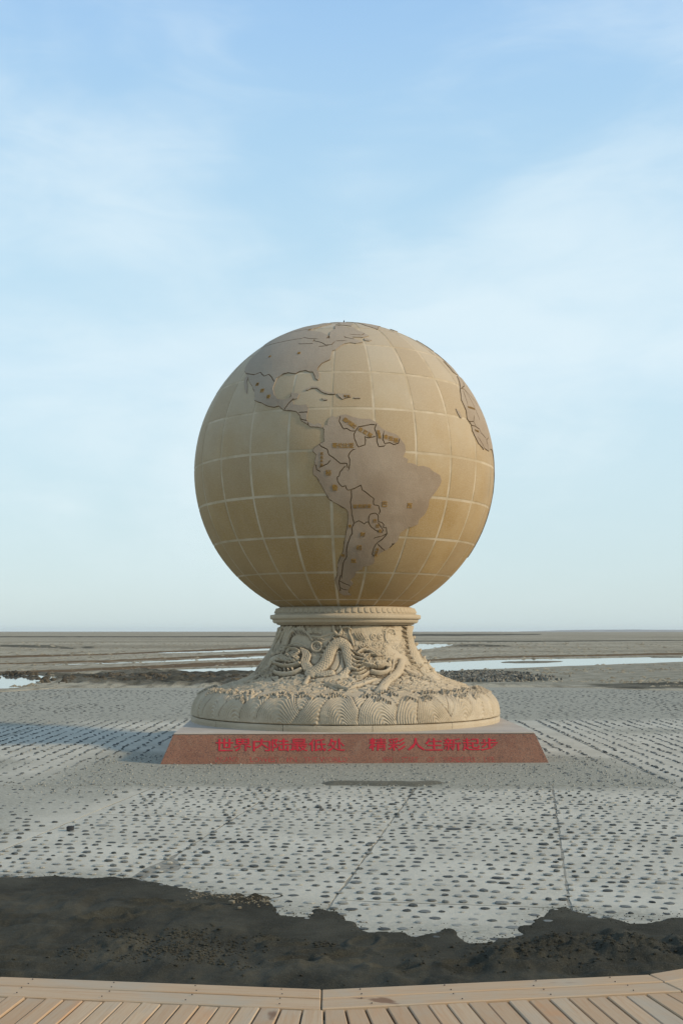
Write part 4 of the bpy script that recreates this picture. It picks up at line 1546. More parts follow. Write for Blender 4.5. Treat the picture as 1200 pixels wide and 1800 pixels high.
for c in ((656, 1119, 7), (668, 1118, 6), (644, 1126, 5.5), (636, 1135, 6), (659, 1133, 5.5), (667, 1132, 5.5), (677, 1134, 4.5), (664, 1147, 5), (674, 1146, 5), (680, 1154, 4),
          (699, 1138, 6), (707, 1133, 5.5), (706, 1145, 5), (627, 1131, 4)):
    spiral(*c)
for k in range(4):
    st([(623 + 4 * k, 1114), (627 + 4 * k, 1121), (632 + 3.5 * k, 1126)], 1.8, 0.035, taper=True)
st([(614, 1101), (613, 1112), (618, 1124), (621, 1134)], 2.0, 0.03)
st([(676, 1110), (682, 1105), (690, 1107), (693, 1114)], 2.4, 0.035)
st([(678, 1108), (676, 1121), (682, 1131)], 2.2, 0.03)
# smooth foreleg
st([(705, 1166), (700, 1180), (690, 1190), (679, 1199), (672, 1209), (667, 1217)], 8.5, 0.065, **B)
st([(690, 1162), (688, 1176), (684, 1186)], 3, 0.05, **B)
for k in range(5):
    st([(660 - 6 * k, 1196 + 2.2 * k), (648 - 6 * k, 1201 + 2 * k), (636 - 5 * k, 1203 + 2 * k)], 3, 0.06, taper=True, **B)

# third body coiling down the right flank
C3 = dict(dragon=3)
st([(720, 1099), (716, 1112), (719, 1126), (722, 1140), (728, 1156), (737, 1170), (746, 1182), (760, 1192)], 14, 0.07, scales=True, **C3)
for (x, y) in ((706, 1102), (705, 1110), (706, 1119), (710, 1127), (711, 1136), (709, 1145), (713, 1154), (718, 1163), (724, 1171), (731, 1179)):
    st([(x + 6, y + 1), (x, y - 1.5)], 2.6, 0.065, taper=True, **C3)
for (x, y) in ((730, 1122), (734, 1134), (739, 1146), (745, 1158), (752, 1168), (760, 1180)):
    st([(x - 3, y), (x + 3, y - 3)], 3, 0.07, taper=True, **C3)
for k in range(7):
    st([(697 + 6 * k, 1172 + 2 * k), (712 + 6 * k, 1180 + 2.4 * k), (724 + 7 * k, 1190 + 2.0 * k)], 2.6, 0.05, taper=True)

# chisel detail over both heads: short curls, bristles and pits
for (cx, cy, wx, wy, n_) in ((508, 1162, 24, 20, 90), (645, 1165, 26, 18, 90), (590, 1203, 55, 9, 70), (700, 1200, 40, 12, 60), (470, 1185, 30, 14, 70), (745, 1178, 26, 14, 60)):
    for k in range(n_):
        x, y = cx + rs.gauss(0, 0.5) * wx, cy + rs.gauss(0, 0.5) * wy
        if not (1102 < y < 1216):
            continue
        a, L = rs.uniform(-0.9, 0.9), rs.uniform(3, 8)
        cut_ = rs.random() < 0.55
        stroke([(x, y), (x + L * math.cos(a), y + L * math.sin(a))], rs.uniform(0.9, 1.7), -rs.uniform(0.015, 0.035) if cut_ else rs.uniform(0.008, 0.018), mode='add', taper=True)

# the same relief closes round the back
nf = 1000
nb = len(th) - nf
bi = ((np.arange(nb) / nb) * 700 + 150).astype(int)
HGT[nf:] = HGT[bi]
blend = sstep(0, 12, np.minimum(np.arange(nb), nb - 1 - np.arange(nb)))[:, None]
HGT[nf:] = HGT[nf:] * blend + HGT[0:1] * (1 - blend) * 0.5 + HGT[nf - 1:nf] * (1 - blend) * 0.5
HGT *= np.where(SS < s_lo, 0.84, 1.0)
HGT *= sstep(0, 0.02, SS) * sstep(SLEN, SLEN - 0.02, SS)
HGT += 0.004 * fbm(TH * 9, SS * 7, 3, 131) + 0.0025 * fbm(TH * 40, SS * 30, 2, 133)
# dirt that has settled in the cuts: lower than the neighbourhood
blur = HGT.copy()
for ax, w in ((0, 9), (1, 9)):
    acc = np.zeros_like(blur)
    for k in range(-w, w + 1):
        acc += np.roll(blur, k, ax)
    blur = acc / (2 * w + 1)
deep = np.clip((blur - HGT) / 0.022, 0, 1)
RR2 = RRg + nr_[None, :] * HGT
Z2 = zz_[None, :] + nz2[None, :] * HGT
VX = np.stack([RR2 * np.sin(TH), -RR2 * np.cos(TH), Z2], -1).reshape(-1, 3)
FQ = grid_faces(len(th), NS, True)
fd = DRAG.reshape(-1)[FQ].max(1)
fs_mid = SS.reshape(-1)[FQ].mean(1)
ftag = np.where(fd > 0, fd, np.where(fs_mid > s_w0, 4, 0)).astype(int)


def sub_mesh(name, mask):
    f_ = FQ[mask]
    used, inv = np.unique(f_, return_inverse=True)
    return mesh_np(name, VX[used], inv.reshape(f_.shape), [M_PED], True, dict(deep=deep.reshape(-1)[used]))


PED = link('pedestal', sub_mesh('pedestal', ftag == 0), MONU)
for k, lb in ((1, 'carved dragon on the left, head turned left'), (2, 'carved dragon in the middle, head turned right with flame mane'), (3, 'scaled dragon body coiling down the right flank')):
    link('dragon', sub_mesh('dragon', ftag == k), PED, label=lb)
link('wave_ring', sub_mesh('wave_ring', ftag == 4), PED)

# plain base ring in curved blocks
for k in range(12):
    a0_, a1_ = 2 * math.pi * k / 12 + 0.12, 2 * math.pi * (k + 1) / 12 + 0.12 - 0.003
    aa = np.linspace(a0_, a1_, 15)
    sec = [(2.60, 0.447), (2.712, 0.447), (2.718, 0.50), (2.715, 0.535), (2.695, 0.545), (2.60, 0.545)]
    vs = [(r_ * math.sin(a), -r_ * math.cos(a), z) for a in aa for r_, z in sec]
    fs = [tuple(q) for q in grid_faces(15, 6)] + [(0, 1, 2, 3, 4, 5), tuple(14 * 6 + i for i in (5, 4, 3, 2, 1, 0))]
    me = mesh_np('ring_block', vs, fs, [M_PED], False, dict(deep=np.zeros(len(vs))))
    link('ring_block', me, PED)


def lathe(sec, n=96):
    a = np.linspace(0, 2 * math.pi, n, endpoint=False)
    vs = np.array([(r_ * math.sin(t), -r_ * math.cos(t), z) for t in a for r_, z in sec])
    return vs, grid_faces(n, len(sec), True)


# --- collar with a row of petals
vs, fs = lathe([(1.0, 2.43), (1.17, 2.428), (1.20, 2.415), (1.222, 2.395), (1.255, 2.31), (1.275, 2.298), (1.335, 2.29), (1.345, 2.275), (1.343, 2.225), (1.33, 2.215), (1.302, 2.21), (1.30, 2.20),
                (1.295, 2.165), (1.27, 2.145), (1.225, 2.138), (1.222, 2.118), (1.18, 2.112), (1.0, 2.11)], 160)
COLLAR = link('collar', mesh_np('collar', vs, fs, [M_PED], False, dict(deep=np.zeros(len(vs)))), MONU)
pv, pf = [], []
for i, (r_, z, w) in enumerate(((1.218, 2.402, 0.045), (1.232, 2.375, 0.05), (1.245, 2.345, 0.048), (1.256, 2.318, 0.03))):
    for (u, o_) in ((-1, -0.004), (-0.72, 0.014), (-0.4, 0.004), (0, 0.020), (0.4, 0.004), (0.72, 0.014), (1, -0.004)):
        a = u * w / 1.24
        pv.append(((r_ + o_) * math.sin(a), -(r_ + o_) * math.cos(a), z + o_ * 0.35))
for i in range(3):
    for j in range(6):
        q = i * 7 + j
        pf.append((q, q + 7, q + 8, q + 1))
pm = mesh_np('petal', pv, pf, [M_PED], True, dict(deep=np.zeros(len(pv))))
for k in range(72):
    o = link('petal', pm, COLLAR)
    o.rotation_euler = (0, 0, 2 * math.pi * k / 72)

# --- globe
GC, GR, LON0 = Vector((-0.024, 0.0, 4.863)), 2.692, -70.4 + 1.93


def sph(lon, lat, r):
    a, b = np.radians(np.asarray(lon, float) - LON0), np.radians(np.asarray(lat, float))
    return np.stack([r * np.cos(b) * np.sin(a), -r * np.cos(b) * np.cos(a), r * np.sin(b) + 0 * a], -1)


lo_g, la_g = np.meshgrid(np.linspace(-180, 180, 192, endpoint=False), np.linspace(-68, 90, 90), indexing='ij')
GLOBE = link('globe', mesh_np('globe', sph(lo_g, la_g, GR - 0.004).reshape(-1, 3), grid_faces(192, 90, True), [M_JOINT], True), MONU, GC)

for lat0 in range(-75, 90, 15):
    for lon0 in range(-180, 180, 15):
        n = 6
        gap = 0.021 + random.uniform(-0.004, 0.004)
        a0_, a1_ = max(lat0, -67) + math.degrees(gap / GR), lat0 + 15 - math.degrees(gap / GR)
        vs, rows = [], []
        lv = np.linspace(a0_, a1_, n)
        top = []
        for la in lv:
            g = math.degrees(gap / GR) / max(math.cos(R(la)), 0.06)
            g = min(g, 7.0)
            top.append([(lo, la) for lo in np.linspace(lon0 + g, lon0 + 15 - g, n)])
        pts = np.array(top).reshape(-1, 2)
        jit = random.uniform(-0.0012, 0.0012)
        V = list(map(tuple, sph(pts[:, 0], pts[:, 1], GR + jit)))
        F = [(i * n + j, i * n + j + 1, (i + 1) * n + j + 1, (i + 1) * n + j) for i in range(n - 1) for j in range(n - 1)]
        rim = [j for j in range(n)] + [i * n + n - 1 for i in range(1, n)] + [(n - 1) * n + j for j in range(n - 2, -1, -1)] + [i * n for i in range(n - 2, 0, -1)]
        k0 = len(V)
        V += list(map(tuple, sph(pts[rim, 0], pts[rim, 1], GR - 0.02)))
        m = len(rim)
        F += [(rim[(k + 1) % m], rim[k], k0 + k, k0 + (k + 1) % m) for k in range(m)]
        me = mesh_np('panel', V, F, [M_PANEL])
        sm = np.zeros(len(F), bool)
        sm[:(n - 1) ** 2] = True
        me.polygons.foreach_set('use_smooth', sm)
        nrm = np.array(V)
        nrm /= np.linalg.norm(nrm, axis=1)[:, None]
        me.normals_split_custom_set_from_vertices(nrm)
        link('panel', me, GLOBE)

SA = [(-77.9, 7.8), (-77.4, 7.0), (-77.5, 4.3), (-77.2, 3.1), (-78.7, 2.4), (-79.0, 2.0), (-80.6, 1.1), (-81.3, -0.1), (-80.0, -1.5), (-80.6, -3.5), (-80.5, -4.8), (-81.1, -5.8), (-81.3, -7.2),
      (-81.0, -8.4), (-79.8, -9.3), (-78.4, -11.9), (-76.7, -15.1), (-75.9, -16.6), (-72.6, -18.6), (-70.2, -19.9), (-69.3, -20.9), (-69.1, -22.9), (-69.4, -25.7), (-70.0, -29.4), (-70.7, -33.0),
      (-71.1, -35.8), (-72.0, -37.5), (-73.2, -40.0), (-73.8, -43.0), (-74.0, -45.8), (-75.3, -48.3), (-74.8, -50.5), (-74.3, -53.3), (-73.3, -55.5), (-71.1, -56.9), (-65.9, -56.8), (-67.8, -55.6),
      (-68.2, -53.8), (-67.1, -51.9), (-65.6, -50.1), (-67.4, -48.3), (-65.3, -46.6), (-64.7, -44.8), (-64.3, -44.0), (-61.9, -43.4), (-61.7, -42.0), (-59.0, -41.6), (-57.1, -40.7), (-56.7, -39.2),
      (-57.4, -37.8), (-55.7, -36.7), (-53.3, -35.2), (-51.6, -34.4), (-50.4, -33.1), (-48.6, -31.4), (-48.3, -29.1), (-48.0, -28.1), (-46.1, -26.6), (-45.1, -26.1), (-43.1, -25.5), (-41.4, -24.8),
      (-41.4, -23.3), (-39.2, -20.9), (-38.3, -17.9), (-38.5, -15.9), (-36.6, -13.4), (-34.7, -10.7), (-34.2, -8.9), (-35.1, -7.1), (-38.0, -6.1), (-39.8, -4.9), (-42.4, -4.4), (-44.5, -4.7),
      (-46.2, -3.9), (-48.6, -3.7), (-48.2, -2.6), (-50.1, -1.8), (-49.2, 0.2), (-49.4, 2.4), (-51.2, 4.6), (-52.6, 5.9), (-55.6, 6.7), (-57.7, 7.8), (-59.2, 9.6), (-61.5, 11.0), (-64.5, 10.9),
      (-67.5, 11.5), (-69.8, 12.5), (-71.9, 12.1), (-72.8, 11.2), (-74.3, 11.9), (-75.2, 11.6), (-76.0, 10.3), (-76.3, 8.8), (-77.4, 8.3)]
NA = [(-120.2, 34.8), (-118.1, 33.5), (-114.6, 31.3), (-112.9, 29.0), (-109.7, 26.3), (-107.5, 23.8), (-106.3, 21.1), (-106.1, 19.9), (-102.3, 18.5), (-99.4, 17.0), (-96.4, 16.2), (-94.7, 16.6),
      (-92.7, 14.9), (-87.7, 14.0), (-86.1, 12.4), (-85.5, 10.5), (-83.8, 9.5), (-82.2, 8.2), (-79.5, 8.0), (-78.2, 7.7), (-78.0, 8.7), (-79.3, 9.5), (-80.7, 8.9), (-83.2, 10.2), (-83.6, 11.5),
      (-83.4, 13.2), (-83.2, 14.8), (-83.9, 16.5), (-86.5, 16.3), (-88.8, 16.8), (-89.5, 18.5), (-88.7, 18.9), (-87.7, 19.0), (-87.1, 20.7), (-88.0, 21.1), (-90.4, 21.5), (-90.4, 20.2),
      (-91.8, 19.2), (-92.8, 18.9), (-95.5, 19.3), (-97.6, 21.6), (-98.7, 24.1), (-98.5, 26.9), (-98.3, 28.6), (-96.0, 30.1), (-93.8, 30.5), (-92.3, 30.1), (-90.2, 29.7), (-88.7, 30.6),
      (-86.5, 30.9), (-84.6, 30.1), (-83.2, 30.0), (-82.3, 28.4), (-81.7, 26.9), (-80.6, 26.1), (-80.1, 27.2), (-80.4, 29.1), (-81.2, 30.9), (-81.0, 32.0), (-79.8, 34.0), (-76.6, 35.7),
      (-76.3, 37.9), (-76.0, 40.9), (-74.4, 41.4), (-72.5, 43.5), (-70.4, 45.2), (-67.3, 46.1), (-64.5, 45.5), (-60.8, 46.5), (-64.8, 48.5), (-66, 50.2), (-60, 50.2), (-56, 51.8), (-58, 54),
      (-61.5, 56.5), (-64.5, 60.3), (-68, 58.5), (-70, 60.5), (-74, 62.3), (-78, 62.4), (-77, 58), (-79.5, 54.8), (-79.3, 51.5), (-82.2, 53.2), (-85, 55.3), (-92.5, 57), (-94.5, 60), (-87, 64.5),
      (-82, 66.5), (-85, 69), (-95, 71), (-97, 68.5), (-108, 68), (-115, 68), (-127, 70), (-141, 69.7), (-156.5, 71.2), (-166, 68), (-162, 66), (-166, 64), (-164, 61), (-160, 58.5), (-157.5, 57),
      (-152, 59.5), (-146, 60.5), (-138, 59), (-132, 55.5), (-128, 51), (-124, 48.3), (-124.3, 42.5), (-122.5, 37.7)]
AF = [(-5.6, 35.8), (-7.2, 35.4), (-10.7, 31.4), (-14.9, 27.3), (-17.8, 22.8), (-17.0, 18.6), (-18.0, 15.2), (-15.9, 13.1), (-16.1, 10.7), (-13.8, 7.9), (-12.5, 6.5), (-9.6, 5.5), (-8.3, 4.7),
      (-7, 5.4), (-2, 5.0), (1.3, 6.4), (5, 6.6), (9.3, 4.8), (9.5, 1), (9, -1), (12, -5), (13.5, -9), (12, -16), (14.5, -22.5), (18.3, -34), (20, -34.8), (26, -34), (32.5, -28), (35.5, -23),
      (40.6, -15), (39, -6), (44, 1), (51.3, 11.8), (43, 11.3), (37, 20), (33, 29.5), (31, 31.4), (20, 31), (11, 33.5), (10.5, 37), (0, 36)]
EU = [(-9, 37), (-6, 36.6), (-2, 37), (0, 39.5), (3.5, 42.5), (8, 44), (12, 42), (16, 38), (18.5, 40), (13, 45.3), (19, 42), (23, 37), (26, 40.5), (36, 36.5), (34.6, 31.8), (43.4, 13.5), (52, 17),
      (59, 22.5), (50, 30), (57, 26), (67, 25), (73, 20), (77, 8), (80, 15), (88, 22), (94, 16), (98, 8), (103.5, 1.5), (100, 13), (105, 9), (109, 13), (106, 20), (117, 23.5), (122, 30), (120, 36),
      (122, 40), (126, 36), (129, 36), (128, 40), (135, 44), (141, 53), (155, 59.5), (163, 58), (170, 60), (178, 65), (178, 69), (160, 70), (140, 73), (113, 74), (105, 77.5), (80, 73), (68, 69),
      (55, 68.5), (40, 67), (28, 71), (14, 67.5), (5, 61), (8, 58), (12, 57), (18, 60), (22, 60), (20, 55), (11, 54.5), (8, 55), (4.5, 52), (-2, 48.7), (-4.5, 48.4), (-1.2, 45), (-1.8, 43.4), (-9, 43)]
AU = [(114, -22), (122, -18), (130, -12), (136, -12), (140.5, -17.5), (142.5, -11), (146, -19), (153, -26), (150, -37), (140, -38), (131, -31.5), (123, -34), (115, -34.5)]
GRN = [(-45, 60), (-52, 65), (-54, 70), (-68, 76), (-60, 82), (-30, 83.3), (-18, 80), (-20, 74), (-25, 70), (-38, 65.5)]
BAF = [(-65, 62), (-72, 63.6), (-78, 64.6), (-73, 68), (-80, 70), (-88, 72), (-80, 73.8), (-70, 71), (-62, 66.5)]
ISL = [('island', [(-84.9, 22.3), (-84.6, 22.8), (-82.7, 23.6), (-80.7, 23.5), (-78.7, 22.0), (-76.4, 21.0), (-73.7, 20.8), (-73.7, 20.1), (-76.3, 20.1), (-78.6, 21.0), (-80.7, 22.7), (-82.7, 22.8), (-84.2, 22.0)]),
       ('island', [(-73.1, 20.5), (-72.3, 20.4), (-71.0, 20.3), (-68.2, 20.2), (-68.1, 19.0), (-69.8, 18.6), (-71.1, 18.0), (-72.3, 19.0)]),
       ('island', [(-78.6, 18.8), (-77.8, 18.5), (-76.6, 18.3), (-76.6, 17.8), (-77.8, 17.8)]),
       ('island', [(-67.0, 19.0), (-64.9, 19.0), (-64.7, 18.4), (-66.9, 18.4)]),
       ('island', [(-59.7, 49.4), (-57.6, 49.3), (-55.5, 48.4), (-57.2, 47.6), (-59.3, 47.8)]),
       ('island', [(-115.8, 32.1), (-114.9, 31.6), (-114.3, 29.2), (-112.9, 27.4), (-111.9, 25.4), (-111.2, 23.5), (-112.4, 24.5), (-113.7, 26.1), (-115.6, 28.7), (-116.8, 31.3)]),
       ('island', [(-23.9, 18.2), (-22.1, 16.9), (-21.6, 14.8), (-22.5, 14.8), (-23.5, 16.3)]),
       ('island', [(-5.5, 50.2), (1.2, 51.3), (-0.5, 54), (-2, 57.5), (-5.5, 58.4), (-3.5, 54.8), (-5, 52)]),
       ('island', [(-24, 65.5), (-18.5, 66.3), (-14, 65), (-19, 63.4), (-22.5, 64)])]
LN_SA = [  # coast runs paint the raised edge's shade; the rest are cut borders
    [(-77.9, 7.8), (-77.4, 7.0), (-77.5, 4.3), (-77.2, 3.1), (-78.7, 2.4), (-79.0, 2.0), (-80.6, 1.1), (-81.3, -0.1), (-80.0, -1.5), (-80.6, -3.5), (-80.5, -4.8), (-81.1, -5.8), (-81.3, -7.2), (-81.0, -8.4),
     (-79.8, -9.3), (-78.4, -11.9), (-76.7, -15.1), (-75.9, -16.6), (-72.6, -18.6), (-70.2, -19.9), (-69.3, -20.9), (-69.1, -22.9), (-69.4, -25.7), (-70.0, -29.4), (-70.7, -33.0), (-71.1, -35.8), (-72.0, -37.5), (-73.2, -40.0)],
    [(-73.8, -43.0), (-74.0, -45.8), (-75.3, -48.3), (-74.8, -50.5), (-74.3, -53.3), (-73.3, -55.5), (-71.1, -56.9), (-65.9, -56.8)],
    [(-79.0, 2.1), (-78.0, 1.1), (-76.2, 0.3), (-75.6, -1.6), (-74.2, -2.5), (-71.9, -4.5), (-69.6, -4.5), (-69.4, -5.9)], [(-67.5, 0.1), (-68.4, -0.7), (-69.1, -2.0), (-68.6, -3.3), (-68.8, -6.2)],
    [(-71.9, 11.4), (-72.2, 10.0), (-71.3, 8.1), (-70.6, 7.2), (-69.6, 7.4), (-68.4, 6.6), (-67.1, 6.5)],
    [(-60.1, 8.9), (-61.6, 8.9), (-63.4, 8.4), (-65.7, 8.0), (-66.6, 6.6), (-67.2, 5.4), (-67.0, 3.7), (-66.1, 1.6), (-65.7, 1.0), (-63.5, 1.8), (-63.3, 3.4), (-63.5, 4.6), (-62.3, 4.2), (-60.2, 4.7)],
    [(-59.6, 8.8), (-60.1, 7.4), (-59.5, 5.6), (-59.4, 3.2), (-58.8, 1.3), (-57.0, 1.5)], [(-57.2, 5.4), (-57.4, 3.9), (-56.7, 2.4), (-54.9, 2.8), (-53.5, 2.2), (-51.8, 2.8), (-51.4, 4.2)],
    [(-80.0, -5.4), (-79.8, -6.6), (-78.9, -7.0)], [(-77.8, -5.4), (-76.2, -4.7), (-75.3, -3.6)],
    [(-70.4, -5.7), (-71.9, -7.4), (-72.2, -8.8), (-72.8, -9.1), (-72.8, -10.3), (-72.2, -11.4), (-71.2, -12.4), (-70.0, -12.0), (-69.7, -13.1), (-69.1, -13.6), (-67.2, -13.1)],
    [(-66.3, -12.6), (-64.8, -11.8), (-64.3, -13.4), (-62.3, -14.7), (-60.0, -16.4), (-60.2, -17.4), (-59.8, -18.5), (-58.2, -18.7), (-57.4, -20.6), (-57.7, -21.4)],
    [(-68.1, -13.9), (-67.9, -15.8), (-68.3, -17.5), (-67.9, -20.2), (-67.7, -22.0), (-66.8, -25.0), (-65.1, -24.1), (-63.8, -24.7), (-63.1, -25.3), (-62.2, -24.5), (-61.2, -24.7)],
    [(-61.4, -24.7), (-61.5, -23.1), (-61.1, -21.8), (-59.2, -21.3), (-58.1, -22.0), (-57.7, -24.3), (-56.3, -24.6), (-55.5, -25.3), (-55.5, -26.4), (-54.3, -26.4), (-53.7, -28.6), (-55.6, -29.6), (-58.3, -30.2)],
    [(-61.4, -24.7), (-60.4, -26.2), (-58.6, -27.4), (-55.8, -28.3), (-55.4, -27.4), (-57.6, -24.9)], [(-53.7, -28.8), (-55.0, -30.6), (-57.2, -32.3), (-56.0, -33.3), (-53.4, -35.1)],
    [(-57.5, -32.6), (-58.2, -34.3), (-58.5, -36.7), (-57.6, -37.4)], [(-66.8, -25.0), (-67.6, -26.6), (-67.4, -28.8), (-68.2, -30.1), (-69.0, -32.4), (-69.5, -35.1), (-69.4, -37.9), (-70.9, -40.4), (-71.4, -43.8), (-71.8, -47.0)],
    [(-51.6, -34.5), (-50.5, -33.0)], [(-72.5, -49), (-70, -50.2), (-67.5, -51)], [(-73, -52), (-71, -53.2), (-68.5, -53.6)], [(-72.5, -46.5), (-73.2, -49.5), (-72.8, -53)]]
LN_NA = [  # coast runs again paint edge shade, among the cut borders
    [(-120.2, 34.8), (-118.1, 33.5), (-115.2, 32.8), (-111.3, 31.8), (-108.3, 32.5), (-105.2, 30.2), (-102.8, 30.7), (-101.0, 29.3), (-99.0, 27.1)],
    [(-112.9, 29.0), (-109.7, 26.3), (-107.5, 23.8), (-106.3, 21.1), (-106.1, 19.9), (-102.3, 18.5), (-99.4, 17.0), (-96.4, 16.2), (-94.7, 16.6), (-92.7, 14.9), (-87.7, 14.0), (-86.1, 12.4), (-85.5, 10.5), (-83.8, 9.5), (-82.2, 8.2), (-79.5, 8.0)],
    [(-96.0, 30.1), (-93.8, 30.5), (-92.3, 30.1), (-90.2, 29.7), (-88.7, 30.6), (-86.5, 30.9), (-84.6, 30.1), (-83.2, 30.0), (-82.3, 28.4), (-81.7, 26.9), (-80.6, 26.1)],
    [(-81.2, 30.9), (-81.0, 32.0), (-79.8, 34.0), (-76.6, 35.7)], [(-124.4, 49.8), (-122.6, 50.3), (-109.9, 50.3), (-99.2, 50.7), (-95.0, 50.7), (-94.2, 51.3), (-91.0, 50.2), (-86.0, 49.3)],
    [(-86.2, 47.7), (-81.9, 46.1), (-79.8, 44.5), (-76.7, 44.4), (-76.0, 45.6)], [(-82.6, 43.6), (-78.8, 43.9)], [(-94.1, 46.4), (-86.8, 45.9)], [(-74.4, 47.0), (-70.8, 47.1)],
    [(-69.4, 49.6), (-67.1, 49.0), (-65.7, 48.6)], [(-66.1, 52.1), (-60.4, 51.9), (-58.8, 52.9)], [(-83.4, 13.6), (-86.2, 13.6)], [(-85.3, 11.0), (-83.6, 10.6)], [(-82.9, 9.4), (-82.7, 8.4)],
    [(-90.5, 21.4), (-90.3, 20.2), (-91.8, 19.2)], [(-89.1, 19.0), (-90.6, 17.6), (-92, 15.4)], [(-79.3, 51.5), (-79.5, 54.8), (-77, 58), (-78, 62.4)], [(-95, 60), (-101, 60), (-120, 60)], [(-141, 60.6), (-141, 69.6)]]
LN_AF = [AF[1:17], [(-13.5, 28.3), (-10.0, 28.7), (-6.0, 26.4), (-1.1, 24.0)], [(-10.0, 28.7), (-8.7, 26.1), (-7.7, 23.2), (-7.1, 19.4), (-6.3, 16.4)], [(-12.0, 27.4), (-13.1, 24.9), (-13.5, 22.4)],
         [(-17.5, 14.2), (-13.5, 14.6), (-12.1, 16.3)], [(-13.5, 14.6), (-12.2, 13.0), (-15.6, 12.9)], [(-12.3, 12.8), (-9.7, 12.4), (-8.8, 11.1), (-4.4, 9.8), (-3.5, 7.8)], [(-4.1, 35.3), (-4.2, 32.7), (-7.2, 30.6), (-13.5, 28.3)],
         [(3.3, 22.1), (8.7, 20.9), (9.3, 18.0)], [(-11, 8.2), (-8.2, 6.2), (-7.6, 5.4)], [(-3, 6), (-2.6, 9.5), (0, 10.5)]]
LN_EU = [EU[-6:] + [EU[0]], [(-7, 37.2), (-7, 41.8), (-8.6, 42)], [(-1.8, 43.2), (3, 42.4)]]


def resample(line, step, closed=False):
    out = []
    pts = line + ([line[0]] if closed else [])
    for (a, b), (c, d_) in zip(pts[:-1], pts[1:]):
        k = math.cos(R((b + d_) / 2))
        n_ = max(1, int(math.hypot((c - a) * k, d_ - b) / step))
        for i in range(n_):
            w = 0.10 * step
            out.append((a + (c - a) * i / n_ + (random.uniform(-w, w) if i else 0), b + (d_ - b) * i / n_ + (random.uniform(-w, w) if i else 0)))
    if not closed:
        out.append(pts[-1])
    return out


def continent(name, poly, lines, cell, hgt, label=None, bstep=0.8):
    """raised land slab on the globe with V-cut border lines and fine stone joints"""
    GW = 0.19                                       # half width of a border groove, degrees
    bnd = resample(poly, bstep, True)
    nb_ = len(bnd)
    pts, edges = list(bnd), []
    cen = []
    for ln in lines:
        q = resample(ln, 0.6)
        k0 = len(pts)
        for side in (0, -1, 1):
            st_i = len(pts)
            for i, (lo, la) in enumerate(q):
                a, b = q[max(i - 1, 0)], q[min(i + 1, len(q) - 1)]
                k = max(math.cos(R(la)), 0.2)
                dx, dy = (b[0] - a[0]) * k, b[1] - a[1]
                L = math.hypot(dx, dy) + 1e-9
                pts.append((lo - side * GW * dy / L / k, la + side * GW * dx / L))
                if i:
                    edges.append((st_i + i - 1, st_i + i))
        cen.append(q)
    lo0, lo1 = min(p[0] for p in poly), max(p[0] for p in poly)
    la0, la1 = min(p[1] for p in poly), max(p[1] for p in poly)
    gx, gy = np.meshgrid(np.arange(lo0, lo1, cell * 1.15), np.arange(la0, la1, cell), indexing='ij')
    gx = (gx + 0.5 * cell * (np.arange(gx.shape[1]) % 2)[None, :]).ravel()
    gy = gy.ravel()
    ok_ = inpoly(gx, gy, poly) & (pdist(gx, gy, poly + [poly[0]]) > cell * 0.4)
    for q in cen:
        kk = max(math.cos(R(sum(p[1] for p in q) / len(q))), 0.2)
        ok_ &= pdist(gx * kk, gy, [(p[0] * kk, p[1]) for p in q]) > GW * 1.7
    pts += list(zip(gx[ok_], gy[ok_]))
    r_ = delaunay_2d_cdt([Vector(p) for p in pts], edges, [list(range(nb_))], 1, 1e-4)
    X = np.array([v_.x for v_ in r_[0]])
    Y = np.array([v_.y for v_ in r_[0]])
    T_ = [tuple(f_) for f_ in r_[2]]
    h = np.full(len(X), hgt) + 0.002 * fbm(X / 1.5, Y / 1.5, 2, 151)
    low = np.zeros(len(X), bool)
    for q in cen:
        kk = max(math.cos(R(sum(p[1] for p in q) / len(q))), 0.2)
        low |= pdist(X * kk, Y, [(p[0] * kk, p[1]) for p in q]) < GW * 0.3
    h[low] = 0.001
    V = sph(X, Y, GR)
    V = V * (1 + h / GR)[:, None]
    F, fm = [], []
    cnt = {}
    for t in T_:
        n3 = np.cross(V[t[1]] - V[t[0]], V[t[2]] - V[t[0]])
        if n3 @ V[t[0]] < 0:
            t = t[::-1]
        F.append(t)
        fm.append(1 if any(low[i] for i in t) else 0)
        for i in range(3):
            e_ = (t[i], t[(i + 1) % 3])
            cnt[e_] = cnt.get(e_, 0) + 1
    VV = [tuple(p) for p in V]
    lowv = {}
    for (a, b) in list(cnt):
        if (b, a) not in cnt:
            for i in (a, b):
                if i not in lowv:
                    lowv[i] = len(VV)
                    VV.append(tuple(V[i] * ((GR - 0.012) / np.linalg.norm(V[i]))))
            F.append((b, a, lowv[a], lowv[b]))
            fm.append(0)
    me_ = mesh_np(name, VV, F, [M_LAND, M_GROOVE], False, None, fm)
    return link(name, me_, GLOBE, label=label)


continent('continent', SA, LN_SA, 1.3, 0.015, 'raised pinkish grey South America with cut borders')
continent('continent', NA, LN_NA, 1.8, 0.0135, 'raised pinkish grey North and Central America')
continent('continent', AF, LN_AF, 2.2, 0.013, 'raised Africa with cut borders near the right edge')
continent('continent', EU, LN_EU, 3.5, 0.012, 'raised Europe and Asia at the far right edge', 1.5)
continent('continent', AU, [], 4, 0.012, 'raised Australia on the far side', 2)
continent('island', GRN, [[(-45, 60), (-52, 65), (-54, 70)], [(-45, 60), (-38, 65.5), (-25, 70)]], 2, 0.009, None, 1.2)
continent('island', BAF, [[(-65, 62), (-72, 63.6), (-78, 64.6)]], 2, 0.009, None, 1.2)
for k, (nm, pl) in enumerate(ISL):
    lo_i = min(range(len(pl)), key=lambda i: pl[i][1])
    lines_ = [pl[max(len(pl) // 2, 1):]] if k in (0, 1, 2, 3) else []
    continent(nm, pl, lines_, 0.9, 0.014, None, 0.5)

